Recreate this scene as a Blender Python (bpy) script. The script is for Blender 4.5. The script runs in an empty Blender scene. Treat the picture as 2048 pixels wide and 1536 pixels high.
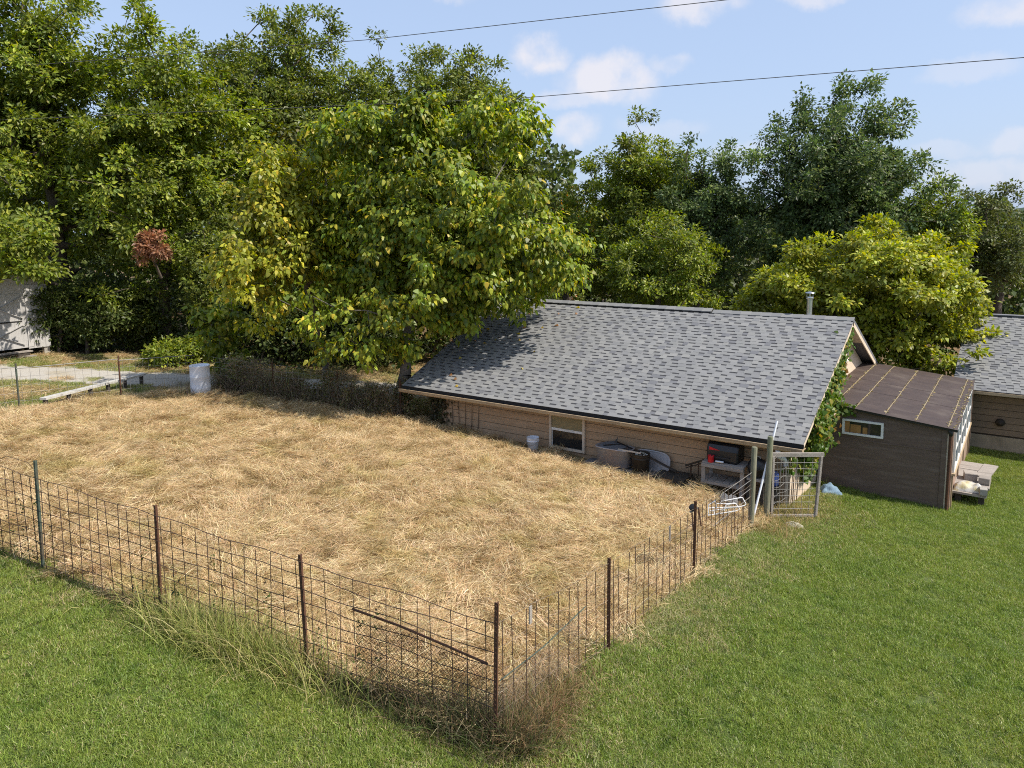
import bpy, math, random
import numpy as np
from mathutils import Vector, Matrix

random.seed(7)
rng = np.random.default_rng(7)
scene = bpy.context.scene
COL = scene.collection
TAU = math.tau

# ------------------------------------------------------------------ camera
# The yard's own axes: X along the house (right), Y away from the garden, Z up; origin = near right eave corner.
CAM = np.array([3.605, -15.614, 4.396])
YAW, PITCH, ROLL, FPX, CYPX = -0.602, 0.123, -0.008, 1512.9, 643.4
def basis(yaw, pitch, roll):
    cy, sy, cp, sp = math.cos(yaw), math.sin(yaw), math.cos(pitch), math.sin(pitch)
    f = np.array([sy*cp, cy*cp, -sp]); r0 = np.array([cy, -sy, 0.]); u0 = np.cross(r0, f)
    r = math.cos(roll)*r0 + math.sin(roll)*u0; u = -math.sin(roll)*r0 + math.cos(roll)*u0
    return r, u, f
RV, UV_, FV = basis(YAW, PITCH, ROLL)
cam_d = bpy.data.cameras.new('camera'); cam = bpy.data.objects.new('camera', cam_d); COL.objects.link(cam)
cam.matrix_world = Matrix(((RV[0], UV_[0], -FV[0], CAM[0]), (RV[1], UV_[1], -FV[1], CAM[1]), (RV[2], UV_[2], -FV[2], CAM[2]), (0, 0, 0, 1)))
cam_d.sensor_width = 36; cam_d.lens = FPX/2048*36; cam_d.shift_y = -(768-CYPX)/2048
cam_d.clip_start = 0.1; cam_d.clip_end = 5000
scene.camera = cam

# ------------------------------------------------------------------ light
SUN = np.array([0.86, 0.20, 1.0]); SUN = SUN/np.linalg.norm(SUN)      # towards the sun
sun_el = math.asin(SUN[2]); sun_az = math.atan2(SUN[0], SUN[1])
world = bpy.data.worlds.new('World'); scene.world = world; world.use_nodes = True
sd = bpy.data.lights.new('sun', 'SUN'); sd.energy = 4.2; sd.angle = math.radians(0.53); sd.color = (1.0, 0.94, 0.84)
so = bpy.data.objects.new('sun', sd); COL.objects.link(so); so.location = (20, 10, 40)
so.rotation_euler = Vector(SUN).to_track_quat('Z', 'Y').to_euler()
vs = scene.view_settings
vs.view_transform = 'Standard'; vs.look = 'None'; vs.exposure = 0.62; vs.gamma = 1.0; vs.use_curve_mapping = False
scene.cycles.use_denoising = False
scene.cycles.max_bounces = 7; scene.cycles.transparent_max_bounces = 6; scene.cycles.diffuse_bounces = 4
scene.cycles.pixel_filter_type = 'BLACKMAN_HARRIS'; scene.cycles.filter_width = 1.05
scene.cycles.glossy_bounces = 2; scene.cycles.transmission_bounces = 4
scene.cycles.sample_clamp_indirect = 6.0

# ---- pixel helpers: a pixel of the 2048x1536 photograph gives a direction; the distance comes from the surface it lies on
def ray(x, y): return FV + (x-1024)/FPX*RV - (y-CYPX)/FPX*UV_
def dep(x, y, d): return CAM + d*ray(x, y)
def aty(x, y, Y): d = ray(x, y); return CAM + (Y-CAM[1])/d[1]*d
def atx(x, y, X): d = ray(x, y); return CAM + (X-CAM[0])/d[0]*d
def atz(x, y, Z): d = ray(x, y); return CAM + (Z-CAM[2])/d[2]*d

# ------------------------------------------------------------------ world shader: sky with a few fair weather clouds
def build_world():
    nt = world.node_tree; nt.nodes.clear(); N = nt.nodes.new; L = nt.links.new
    out = N('ShaderNodeOutputWorld'); bg = N('ShaderNodeBackground'); L(bg.outputs[0], out.inputs[0])
    sky = N('ShaderNodeTexSky'); sky.sky_type = 'NISHITA'; sky.sun_disc = False
    sky.sun_elevation = sun_el; sky.sun_rotation = sun_az
    sky.air_density = 1.0; sky.dust_density = 2.2; sky.ozone_density = 1.2; sky.altitude = 200
    bg.inputs[1].default_value = 0.15
    tc = N('ShaderNodeTexCoord')
    nz = N('ShaderNodeTexNoise'); nz.inputs['Scale'].default_value = 9; nz.inputs['Detail'].default_value = 7; nz.inputs['Roughness'].default_value = .62
    L(tc.outputs['Generated'], nz.inputs['Vector'])
    def vm(op, a, b=None, s=None):
        n = N('ShaderNodeVectorMath'); n.operation = op
        for i, v in enumerate((a, b)):
            if v is None: continue
            if hasattr(v, 'links'): L(v, n.inputs[i])
            else: n.inputs[i].default_value = v
        if s is not None: n.inputs['Scale'].default_value = s
        return n
    def ma(op, a, b=None, c=None, clamp=False):
        n = N('ShaderNodeMath'); n.operation = op; n.use_clamp = clamp
        for i, v in enumerate((a, b, c)):
            if v is None: continue
            if hasattr(v, 'links'): L(v, n.inputs[i])
            else: n.inputs[i].default_value = v
        return n.outputs[0]
    dis = vm('SUBTRACT', nz.outputs['Color'], (.5, .5, .5)); dis2 = vm('SCALE', dis.outputs[0], s=.07)
    dirv = vm('ADD', tc.outputs['Generated'], dis2.outputs[0]).outputs[0]
    acc = None
    clouds = [(1085, 112, 62, 40, 1.), (1222, 158, 95, 50, 1.), (1150, 196, 90, 24, .55), (1342, 124, 45, 22, .5), (1160, 262, 52, 34, .75),
              (1400, 8, 80, 34, .9), (1625, -6, 70, 26, .7), (2015, 4, 70, 34, .75), (1955, 143, 80, 22, .35), (1320, 250, 80, 26, .35),
              (2025, 282, 60, 26, .5), (1985, 345, 130, 30, .45), (1480, 300, 70, 22, .3), (930, -8, 50, 20, .5), (1880, 300, 60, 18, .3)]
    # the same kind of clouds go on round the rest of the sky
    r2 = random.Random(3)
    for i in range(14):
        clouds.append(('dir', r2.uniform(0, TAU), math.radians(r2.uniform(9, 55)), r2.uniform(.05, .11), r2.uniform(.03, .06), r2.uniform(.4, 1.)))
    for c in clouds:
        if c[0] == 'dir':
            d = np.array([math.cos(c[1])*math.cos(c[2]), math.sin(c[1])*math.cos(c[2]), math.sin(c[2])])
            if d@FV > .55: continue
            a, b, w = c[3], c[4], c[5]
        else:
            d = ray(c[0], c[1]); d = d/np.linalg.norm(d); a, b, w = c[2]/FPX, c[3]/FPX, c[4]
        t1 = np.cross(d, (0, 0, 1)); t1 /= np.linalg.norm(t1); t2 = np.cross(t1, d)
        df = vm('SUBTRACT', dirv, tuple(d)).outputs[0]
        u = vm('DOT_PRODUCT', df, tuple(t1/a)).outputs['Value']; v = vm('DOT_PRODUCT', df, tuple(t2/b)).outputs['Value']
        q = vm('DOT_PRODUCT', df, tuple(d/.3)).outputs['Value']
        cx = N('ShaderNodeCombineXYZ'); L(u, cx.inputs[0]); L(v, cx.inputs[1]); L(q, cx.inputs[2])
        ln = vm('LENGTH', cx.outputs[0]).outputs['Value']
        m = N('ShaderNodeMapRange'); m.interpolation_type = 'SMOOTHSTEP'
        m.inputs[1].default_value = 1.15; m.inputs[2].default_value = .5; m.inputs[3].default_value = 0; m.inputs[4].default_value = w
        L(ln, m.inputs[0])
        acc = m.outputs[0] if acc is None else ma('MAXIMUM', acc, m.outputs[0])
    nz2 = N('ShaderNodeTexNoise'); nz2.inputs['Scale'].default_value = 22; nz2.inputs['Detail'].default_value = 6; L(tc.outputs['Generated'], nz2.inputs['Vector'])
    wis = N('ShaderNodeMapRange'); wis.inputs[1].default_value = .28; wis.inputs[2].default_value = .54; L(nz2.outputs[0], wis.inputs[0])
    dens = ma('MULTIPLY', acc, wis.outputs[0]); dens = ma('MULTIPLY', dens, .8, clamp=True)
    # pale haze of the humid day lifts the whole sky a little, more towards the horizon
    sep = N('ShaderNodeSeparateXYZ'); L(tc.outputs['Generated'], sep.inputs[0])
    hz = N('ShaderNodeMapRange'); hz.inputs[1].default_value = .0; hz.inputs[2].default_value = .6; hz.inputs[3].default_value = .78; hz.inputs[4].default_value = .62; L(sep.outputs[2], hz.inputs[0])
    mx = N('ShaderNodeMix'); mx.data_type = 'RGBA'; L(hz.outputs[0], mx.inputs[0]); L(sky.outputs[0], mx.inputs[6]); mx.inputs[7].default_value = (2.15, 2.72, 3.85, 1)
    mc = N('ShaderNodeMix'); mc.data_type = 'RGBA'; L(dens, mc.inputs[0]); L(mx.outputs[2], mc.inputs[6]); mc.inputs[7].default_value = (3.95, 3.82, 4.0, 1)
    L(mc.outputs[2], bg.inputs[0])
build_world()

# ------------------------------------------------------------------ materials
MATS = {}
def pm(name, c1, c2=None, scale=6., rough=.85, bump=.15, bscale=None, stretch=(1, 1, 1), metallic=0., attr=False, c3=None, c3amt=.25, c3scale=2., spec=.3, trans=0., detail=6, vary=0.):
    """procedural Principled material: two tones mixed by noise, a third tone in larger stains, bump, optional per-piece colour"""
    m = bpy.data.materials.new(name); m.use_nodes = True; nt = m.node_tree; nt.nodes.clear(); N = nt.nodes.new; L = nt.links.new
    out = N('ShaderNodeOutputMaterial'); b = N('ShaderNodeBsdfPrincipled')
    b.inputs['Roughness'].default_value = rough; b.inputs['Metallic'].default_value = metallic; b.inputs['Specular IOR Level'].default_value = spec
    tc = N('ShaderNodeTexCoord'); mp = N('ShaderNodeMapping'); mp.inputs['Scale'].default_value = stretch
    oi = N('ShaderNodeObjectInfo'); ad = N('ShaderNodeVectorMath'); ad.operation = 'MULTIPLY_ADD'
    cmb = N('ShaderNodeCombineXYZ')
    for i in range(3): L(oi.outputs['Random'], cmb.inputs[i])
    L(cmb.outputs[0], ad.inputs[0]); ad.inputs[1].default_value = (13.1, 7.7, 3.3); L(tc.outputs['Object'], ad.inputs[2])
    L(ad.outputs[0], mp.inputs[0])
    nz = N('ShaderNodeTexNoise'); nz.inputs['Scale'].default_value = scale; nz.inputs['Detail'].default_value = detail; nz.inputs['Roughness'].default_value = .65
    L(mp.outputs[0], nz.inputs['Vector'])
    rr = N('ShaderNodeMapRange'); rr.inputs[1].default_value = .3; rr.inputs[2].default_value = .7; L(nz.outputs[0], rr.inputs[0])
    def mix(f, a, bb, mode='MIX'):
        n = N('ShaderNodeMix'); n.data_type = 'RGBA'; n.blend_type = mode
        if hasattr(f, 'links'): L(f, n.inputs[0])
        else: n.inputs[0].default_value = f
        for i, v in ((6, a), (7, bb)):
            if hasattr(v, 'links'): L(v, n.inputs[i])
            else: n.inputs[i].default_value = (*v, 1)
        return n.outputs[2]
    col = mix(rr.outputs[0], c1, c2 or tuple(x*.72 for x in c1))
    if c3:
        n3 = N('ShaderNodeTexNoise'); n3.inputs['Scale'].default_value = c3scale; n3.inputs['Detail'].default_value = 5; L(mp.outputs[0], n3.inputs['Vector'])
        r3 = N('ShaderNodeMapRange'); r3.inputs[1].default_value = .5; r3.inputs[2].default_value = .72; r3.inputs[4].default_value = min(1, c3amt*3); L(n3.outputs[0], r3.inputs[0])
        col = mix(r3.outputs[0], col, c3)
    if attr:
        a = N('ShaderNodeAttribute'); a.attribute_name = 'Col'
        col = mix(1., col, a.outputs['Color'], 'MULTIPLY')
    if vary:
        hsv = N('ShaderNodeHueSaturation'); mr = N('ShaderNodeMapRange'); mr.inputs[3].default_value = 1-vary; mr.inputs[4].default_value = 1+vary
        L(oi.outputs['Random'], mr.inputs[0]); L(mr.outputs[0], hsv.inputs['Value']); L(col, hsv.inputs['Color']); col = hsv.outputs[0]
    L(col, b.inputs['Base Color'])
    if bump:
        nb = N('ShaderNodeTexNoise'); nb.inputs['Scale'].default_value = bscale or scale*4; nb.inputs['Detail'].default_value = 5; L(mp.outputs[0], nb.inputs['Vector'])
        bp = N('ShaderNodeBump'); bp.inputs['Strength'].default_value = bump; bp.inputs['Distance'].default_value = .02; L(nb.outputs[0], bp.inputs['Height']); L(bp.outputs[0], b.inputs['Normal'])
    sh = b.outputs[0]
    if trans:
        tl = N('ShaderNodeBsdfTranslucent'); L(col, tl.inputs[0]); ms = N('ShaderNodeMixShader'); ms.inputs[0].default_value = trans
        L(sh, ms.inputs[1]); L(tl.outputs[0], ms.inputs[2]); sh = ms.outputs[0]
    L(sh, out.inputs[0]); MATS[name] = m
    return m

def leafmat(name, trans=.35, rough=.5, spec=.3, patch=None):
    """foliage, straw and grass: the colour of each leaf or blade is its own attribute; a broad world-space noise makes greener and drier patches"""
    m = bpy.data.materials.new(name); m.use_nodes = True; nt = m.node_tree; nt.nodes.clear(); N = nt.nodes.new; L = nt.links.new
    out = N('ShaderNodeOutputMaterial'); b = N('ShaderNodeBsdfPrincipled'); b.inputs['Roughness'].default_value = rough; b.inputs['Specular IOR Level'].default_value = spec
    a = N('ShaderNodeAttribute'); a.attribute_name = 'Col'; col = a.outputs['Color']
    if patch:
        g = N('ShaderNodeNewGeometry'); cur = col
        for sc, lo, hi, tint in patch:
            nz = N('ShaderNodeTexNoise'); nz.inputs['Scale'].default_value = sc; nz.inputs['Detail'].default_value = 4; L(g.outputs['Position'], nz.inputs['Vector'])
            mr = N('ShaderNodeMapRange'); mr.inputs[1].default_value = lo; mr.inputs[2].default_value = hi; L(nz.outputs[0], mr.inputs[0])
            mx = N('ShaderNodeMix'); mx.data_type = 'RGBA'; mx.blend_type = 'MULTIPLY'; L(mr.outputs[0], mx.inputs[0]); L(cur, mx.inputs[6]); mx.inputs[7].default_value = (*tint, 1)
            cur = mx.outputs[2]
        col = cur
    L(col, b.inputs['Base Color'])
    tl = N('ShaderNodeBsdfTranslucent')
    hs = N('ShaderNodeHueSaturation'); hs.inputs['Saturation'].default_value = 1.15; hs.inputs['Value'].default_value = 1.5; L(col, hs.inputs['Color']); L(hs.outputs[0], tl.inputs[0])
    ms = N('ShaderNodeMixShader'); ms.inputs[0].default_value = trans; L(b.outputs[0], ms.inputs[1]); L(tl.outputs[0], ms.inputs[2]); L(ms.outputs[0], out.inputs[0])
    MATS[name] = m; return m

pm('siding', (.46, .31, .19), (.38, .255, .15), 3, .8, .12, 40, (.6, 1, 6), c3=(.27, .18, .10), c3amt=.2, vary=.06)
pm('siding_cream', (.62, .50, .38), (.54, .43, .32), 3, .8, .1, 40, (1, .6, 6), c3=(.42, .33, .24), c3amt=.15)
pm('side_panel', (.34, .24, .18), (.26, .18, .135), 4, .85, .2, 40, (1, .6, 4), c3=(.18, .13, .1), c3amt=.2)
pm('siding_brown', (.24, .165, .105), (.19, .13, .085), 3, .85, .15, 40, (.5, 1, 5), vary=.06)
pm('trim_cream', (.62, .52, .40), (.54, .44, .33), 5, .7, .08, c3=(.36, .28, .2), c3amt=.12)
pm('trim_tan', (.42, .32, .20), (.36, .27, .17), 5, .6, .06, c3=(.22, .17, .12), c3amt=.2)
pm('soffit', (.36, .27, .16), None, 5, .8, .1)
pm('gutter_inside', (.035, .032, .03), (.02, .02, .02), 20, .9, .2)
pm('shingle', (1., 1., 1.), (.84, .84, .86), 90, .95, .15, 200, attr=True, spec=.2)
pm('white_paint', (.78, .77, .73), (.68, .66, .62), 8, .5, .06, c3=(.45, .40, .33), c3amt=.12)
pm('white_plastic', (.74, .76, .80), (.66, .68, .72), 5, .42, .05, c3=(.45, .45, .44), c3amt=.15)
pm('galvanized', (.42, .40, .39), (.31, .30, .31), 9, .5, .1, metallic=.35, c3=(.42, .30, .24), c3amt=.18)
pm('steel', (.62, .62, .62), (.5, .5, .5), 10, .28, .04, metallic=.95)
pm('rust', (.12, .055, .03), (.07, .035, .022), 18, .85, .4)
pm('rust_wire', (.085, .05, .035), (.05, .033, .026), 20, .75, .2)
pm('zinc_wire', (.30, .29, .27), (.20, .19, .18), 20, .55, .1, metallic=.4)
pm('wire_dull', (.20, .16, .12), (.13, .10, .08), 20, .7, .1)
pm('white_wire', (.74, .73, .72), (.62, .6, .6), 20, .45, .05)
pm('post_green', (.07, .095, .07), (.045, .06, .05), 15, .6, .2, c3=(.12, .06, .035), c3amt=.2)
pm('wood_green', (.25, .235, .165), (.13, .13, .088), 10, .9, .6, 26, (4, 4, .3), c3=(.10, .13, .06), c3amt=.25)
pm('wood_grey', (.36, .32, .28), (.24, .21, .185), 12, .9, .5, 30, (.5, 4, 4), c3=(.14, .12, .10), c3amt=.2, vary=.1)
pm('wood_greyv', (.50, .48, .46), (.38, .365, .35), 10, .9, .5, 30, (4, 4, .3), c3=(.28, .26, .24), c3amt=.2, vary=.08)
pm('wood_pale', (.55, .53, .49), (.40, .38, .34), 12, .9, .5, 30, (3, 3, 1), c3=(.22, .2, .17), c3amt=.25)
pm('wood_dark', (.075, .062, .05), (.045, .038, .032), 10, .9, .5, 30, (.5, 3, 3))
pm('ply_dark', (.165, .115, .088), (.115, .08, .06), 5, .85, .35, 40, (.6, 1, 5), c3=(.23, .18, .15), c3amt=.16, c3scale=1.6)
pm('polycarb', (.095, .068, .056), (.062, .045, .039), 4, .38, .05, 30, spec=.5, c3=(.16, .125, .10), c3amt=.2)
pm('litter', (.38, .31, .20), (.26, .20, .12), 30, .95, .4)
pm('concrete', (.36, .33, .29), (.27, .25, .22), 7, .95, .4, c3=(.2, .17, .13), c3amt=.2)
pm('slab_dark', (.17, .17, .175), (.11, .11, .115), 10, .9, .3)
pm('stone', (.36, .33, .25), (.25, .24, .17), 8, .95, .5)
pm('black_metal', (.014, .014, .016), (.009, .009, .01), 12, .42, .08, spec=.5)
pm('red_paint', (.55, .02, .03), (.42, .015, .02), 10, .35, .03)
pm('brown_pail', (.045, .034, .022), (.028, .021, .015), 10, .7, .2)
pm('orange_panel', (.55, .22, .06), (.42, .26, .10), 6, .7, .1)
pm('blue_plastic', (.03, .06, .22), (.025, .045, .15), 8, .3, .03)
pm('blue_cloth', (.20, .29, .37), (.13, .19, .25), 14, .9, .4)
pm('foundation', (.40, .31, .21), (.30, .23, .155), 5, .95, .3, c3=(.22, .17, .11), c3amt=.25)
pm('sack', (.52, .51, .49), (.42, .40, .37), 7, .55, .3, c3=(.50, .38, .08), c3amt=.28, c3scale=5)
pm('bark', (.135, .105, .08), (.075, .06, .047), 9, .95, .7, 25, (3, 3, .6))
pm('bark_grey', (.19, .165, .14), (.11, .095, .08), 9, .95, .7, 25, (3, 3, .6))
pm('dead_stem', (.13, .10, .075), (.085, .066, .05), 12, .95, .2)
pm('pane', (.015, .018, .02), (.02, .02, .02), 2, .04, 0, spec=.6)
pm('pane_reflection', (.26, .22, .13), (.16, .15, .09), 4, .06, 0, spec=.6)  # tan of the reflected garden is put into the upper pane's colour
pm('ochre', (.38, .21, .07), (.26, .13, .04), 5, .7, .1)
pm('soil', (.27, .19, .095), (.19, .13, .062), 5, 1., .6, 30, c3=(.17, .15, .06), c3amt=.3, c3scale=.8)
pm('verge', (.26, .20, .10), (.17, .14, .06), 6, 1., .6, 40, c3=(.14, .15, .05), c3amt=.3, c3scale=.7)
pm('wall_gap', (.06, .042, .028), None, 6, .9, .1)
pm('turf', (.085, .115, .03), (.06, .085, .022), 4, 1., .6, 40, c3=(.12, .12, .045), c3amt=.25, c3scale=.5)
pm('gravel', (.47, .44, .385), (.33, .30, .26), 22, 1., .7, 60, c3=(.30, .24, .14), c3amt=.22, c3scale=.9)
pm('forest_floor', (.16, .105, .05), (.085, .06, .03), 7, 1., .8, 30, c3=(.28, .16, .06), c3amt=.25)
pm('hill', (.05, .075, .04), (.035, .055, .03), .08, 1., 0)
pm('cable', (.09, .085, .08), None, 8, .6, 0)
leafmat('leaf', .38, .44, .4)
leafmat('leaf_gloss', .36, .46, .4)
leafmat('grass', .30, .45, .4, [(.35, .48, .68, (1.12, 1.02, 1.05)), (1.7, .45, .68, (.80, .88, .82)), (6., .55, .68, (.58, .66, .6))])
leafmat('straw', .25, .6, .2, [(.55, .50, .68, (.93, .94, .87)), (2.7, .51, .66, (.70, .65, .55)), (1.1, .55, .7, (.86, .88, .72))])
leafmat('weed', .3, .55, .25)
M = MATS

# ------------------------------------------------------------------ object helpers
ORG = {}
def thing(name, label, cat, loc, group=None):
    o = bpy.data.objects.new(name, None); COL.objects.link(o); o.empty_display_size = .2
    o.location = tuple(float(v) for v in loc); ORG[o.name] = np.array(loc, float)
    o['label'] = label; o['category'] = cat
    if group: o['group'] = group
    return o
def tag(o, label=None, cat=None, group=None, kind=None):
    for k, v in (('label', label), ('category', cat), ('group', group), ('kind', kind)):
        if v: o[k] = v
    return o
def link(name, me, parent=None, org=(0, 0, 0)):
    o = bpy.data.objects.new(name, me); COL.objects.link(o)
    if parent is not None: o.parent = parent; ORG[o.name] = ORG[parent.name]
    else: o.location = tuple(float(v) for v in org); ORG[o.name] = np.array(org, float)
    return o
def mesh_np(name, V, F, mat, col=None, smooth=False):
    """F: (n,3) or (n,4) int array"""
    V = np.ascontiguousarray(V, np.float32); F = np.ascontiguousarray(F, np.int32); k = F.shape[1]
    me = bpy.data.meshes.new(name); me.vertices.add(len(V)); me.vertices.foreach_set('co', V.ravel())
    me.loops.add(F.size); me.loops.foreach_set('vertex_index', F.ravel())
    me.polygons.add(len(F)); me.polygons.foreach_set('loop_start', np.arange(0, F.size, k, dtype=np.int32))
    me.materials.append(M[mat] if isinstance(mat, str) else mat)
    if col is not None:
        a = me.attributes.new('Col', 'FLOAT_COLOR', 'POINT'); c = np.ones((len(V), 4), np.float32); c[:, :3] = col; a.data.foreach_set('color', c.ravel())
    me.update(calc_edges=True)
    me.polygons.foreach_set('use_smooth', np.full(len(F), bool(smooth)))
    return me

class MB:
    """collects boxes, bars, tubes, lathes and sheets; build() makes ONE mesh object"""
    def __init__(s): s.v = []; s.f = []; s.c = []; s.sm = []
    def _add(s, vs, fs, smooth=False):
        n = len(s.v); s.v += [tuple(map(float, p)) for p in vs]; s.f += [tuple(i+n for i in f) for f in fs]; s.sm += [smooth]*len(fs)
    def box(s, lo, hi):
        x0, y0, z0 = lo; x1, y1, z1 = hi
        s._add([(x0,y0,z0),(x1,y0,z0),(x1,y1,z0),(x0,y1,z0),(x0,y0,z1),(x1,y0,z1),(x1,y1,z1),(x0,y1,z1)],
               [(0,3,2,1),(4,5,6,7),(0,1,5,4),(1,2,6,5),(2,3,7,6),(3,0,4,7)]); return s
    def bar(s, p0, p1, w, h, up=(0, 0, 1), bev=0.):
        """rectangular bar from p0 to p1; w across, h along up"""
        p0 = np.array(p0, float); p1 = np.array(p1, float); d = p1-p0; d /= np.linalg.norm(d)
        up = np.array(up, float); a = np.cross(d, up)
        if np.linalg.norm(a) < 1e-4: a = np.cross(d, (1, 0, 0))
        a /= np.linalg.norm(a); u = np.cross(a, d); a *= w/2; u *= h/2
        if bev:
            b = bev; an = a/np.linalg.norm(a)*b; un = u/np.linalg.norm(u)*b
            ring = [-a-u+an, a-u-an, a-u+un, a+u-un, a+u-an, -a+u+an, -a+u-un, -a-u+un]
        else: ring = [-a-u, a-u, a+u, -a+u]
        n = len(ring); s._add([p0+r for r in ring]+[p1+r for r in ring], [tuple(range(n))[::-1], tuple(range(n, 2*n))]+[(i, (i+1) % n, n+(i+1) % n, n+i) for i in range(n)]); return s
    def tube(s, pts, r, n=6, cap=True):
        pts = [np.array(p, float) for p in pts]; m = len(pts); rs = r if isinstance(r, (list, tuple, np.ndarray)) else [r]*m
        vs = []; prev = None
        for i, p in enumerate(pts):
            d = pts[min(i+1, m-1)]-pts[max(i-1, 0)]; d = d/(np.linalg.norm(d)+1e-9)
            if prev is None:
                a = np.cross(d, (0, 0, 1)); a = a if np.linalg.norm(a) > .05 else np.cross(d, (1, 0, 0))
            else: a = prev-d*(prev@d)
            a /= np.linalg.norm(a); prev = a; b = np.cross(d, a)
            vs += [p+rs[i]*(math.cos(TAU*k/n)*a+math.sin(TAU*k/n)*b) for k in range(n)]
        fs = [(i*n+k, i*n+(k+1) % n, (i+1)*n+(k+1) % n, (i+1)*n+k) for i in range(m-1) for k in range(n)]
        s._add(vs, fs, n > 4)
        if cap: s._add(vs[:n], [tuple(range(n))[::-1]]); s._add(vs[-n:], [tuple(range(n))])
        return s
    def lathe(s, prof, c, n=20, sx=1., sy=1., axis=None):
        """prof: (r, z) pairs; spun about the vertical through c (or along axis)"""
        vs = []; R3 = Vector((0, 0, 1)).rotation_difference(Vector(axis)).to_matrix() if axis is not None else None
        for r, z in prof:
            for k in range(n):
                p = Vector((r*sx*math.cos(TAU*k/n), r*sy*math.sin(TAU*k/n), z))
                if R3: p = R3 @ p
                vs.append((p[0]+c[0], p[1]+c[1], p[2]+c[2]))
        m = len(prof)
        s._add(vs, [(i*n+k, i*n+(k+1) % n, (i+1)*n+(k+1) % n, (i+1)*n+k) for i in range(m-1) for k in range(n)], True)
        if prof[0][0] > 1e-4: s._add(vs[:n], [tuple(range(n))[::-1]])
        if prof[-1][0] > 1e-4: s._add(vs[-n:], [tuple(range(n))])
        return s
    def poly(s, pts, th=None, nrm=None):
        """flat polygon, or a slab of thickness th pushed along -nrm"""
        n = len(pts)
        if th is None: s._add(pts, [tuple(range(n))]); return s
        nrm = np.array(nrm, float); nrm /= np.linalg.norm(nrm); q = [np.array(p, float)-nrm*th for p in pts]
        s._add(list(pts)+q, [tuple(range(n)), tuple(range(n, 2*n))[::-1]]+[((i+1) % n, i, n+i, n+(i+1) % n) for i in range(n)]); return s
    def mesh(s, name, mat, org=(0, 0, 0), col=None):
        me = bpy.data.meshes.new(name); o = np.array(org, float)
        me.from_pydata([tuple(np.array(p)-o) for p in s.v], [], s.f); me.materials.append(M[mat] if isinstance(mat, str) else mat)
        me.polygons.foreach_set('use_smooth', np.array(s.sm, bool))
        if col is not None:
            a = me.attributes.new('Col', 'FLOAT_COLOR', 'POINT'); c = np.ones((len(s.v), 4), np.float32); c[:, :3] = col; a.data.foreach_set('color', c.ravel())
        me.update(); return me
    def build(s, name, mat, parent=None, org=None, col=None):
        if parent is not None: org = ORG[parent.name]
        elif org is None: a = np.array(s.v); org = np.array([a[:, 0].mean(), a[:, 1].mean(), a[:, 2].min()])
        return link(name, s.mesh(name, mat, org, col), parent, org)

# ------------------------------------------------------------------ terrain
def sstep(a, b, x): t = np.clip((x-a)/(b-a), 0, 1); return t*t*(3-2*t)
def gz(x, y):
    """ground height; the yard falls from the lawn at the camera's feet to the house, then levels out"""
    x = np.asarray(x, float); y = np.asarray(y, float)
    xs = np.clip(x, -26, 12); ys = np.minimum(y, 3.2)
    ys = np.maximum(ys, -24)
    z = -1.43 - .04*(xs+3) - .072*(ys-.45) - .018*np.clip(y-3.2, 0, 60)
    return z + .012*np.sin(x*1.7+y*.9) + .01*np.sin(y*2.3-x*.8+1.)
def g(x, y): return float(gz(x, y))
def on(x, y, dz=0.): return np.array([x, y, g(x, y)+dz])
def sheet(name, xs, ys, mat, dz=0., keep=None, bump=0., org=(0, 0, 0)):
    X, Y = np.meshgrid(xs, ys, indexing='ij'); Z = gz(X, Y)+dz
    if bump: Z = Z+bump*lump(X, Y)
    nx, ny = X.shape; V = np.stack([X, Y, Z], -1).reshape(-1, 3); idx = np.arange(nx*ny).reshape(nx, ny)
    F = np.stack([idx[:-1, :-1], idx[1:, :-1], idx[1:, 1:], idx[:-1, 1:]], -1).reshape(-1, 4)
    if keep is not None:
        cen = V[F].mean(1); F = F[keep(cen[:, 0], cen[:, 1])]
        u, inv = np.unique(F, return_inverse=True); V = V[u]; F = inv.reshape(F.shape)
    o = link(name, mesh_np(name, V, F, mat, smooth=True)); o['kind'] = 'structure'; return o
def axis_pts(a, b, step, far):
    core = np.arange(a, b+1e-6, step); t = np.geomspace(step*2, far, 26)
    return np.concatenate([(a-t)[::-1], core, b+t])
sheet('ground', axis_pts(-34, 14, .5, 900), axis_pts(-22, 34, .5, 1500), 'turf')
GX0, GX1, GY0, GY1 = -18.3, -.62, -10.55, .44                # the fenced garden bed
def fence_y(x): return -9.896 + (x+.573)*.142                 # line of the front fence
def lump(x, y):
    e = np.clip(np.minimum(np.minimum(x-GX0, GX1-x), np.minimum(y-fence_y(x), .9-y))/.6, 0, 1); e = e*e*(3-2*e)
    return e*(.05+lump0(x, y))
def lump0(x, y):
    return .030*np.sin(x*6.3+1.7*np.sin(y*4.1))*np.sin(y*5.7+1.3*np.sin(x*3.3))+.022*np.sin(x*2.6+y*1.3)*np.sin(y*2.1-x*.7)+.014*np.sin(x*13.1+y*7.)*np.sin(y*11.9-x*3.)
def in_garden(x, y, m=0.):
    return (x > GX0-m) & (x < GX1+m) & (y > fence_y(x)-m) & (y < np.minimum(GY1, .6+(-10.9-x)*.42*(x < -10.9))+m)
def ragged(x, y): return .12*np.sin(x*3.1+y*1.7)+.09*np.sin(x*7.3-y*2.9)+.06*np.sin(y*11.+x*5.)
sheet('garden_soil', np.arange(-18.6, -.2, .1), np.arange(-13, 1., .1), 'soil', .012, lambda x, y: in_garden(x, y, .02+ragged(x, y)*.5), 1.)
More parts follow.
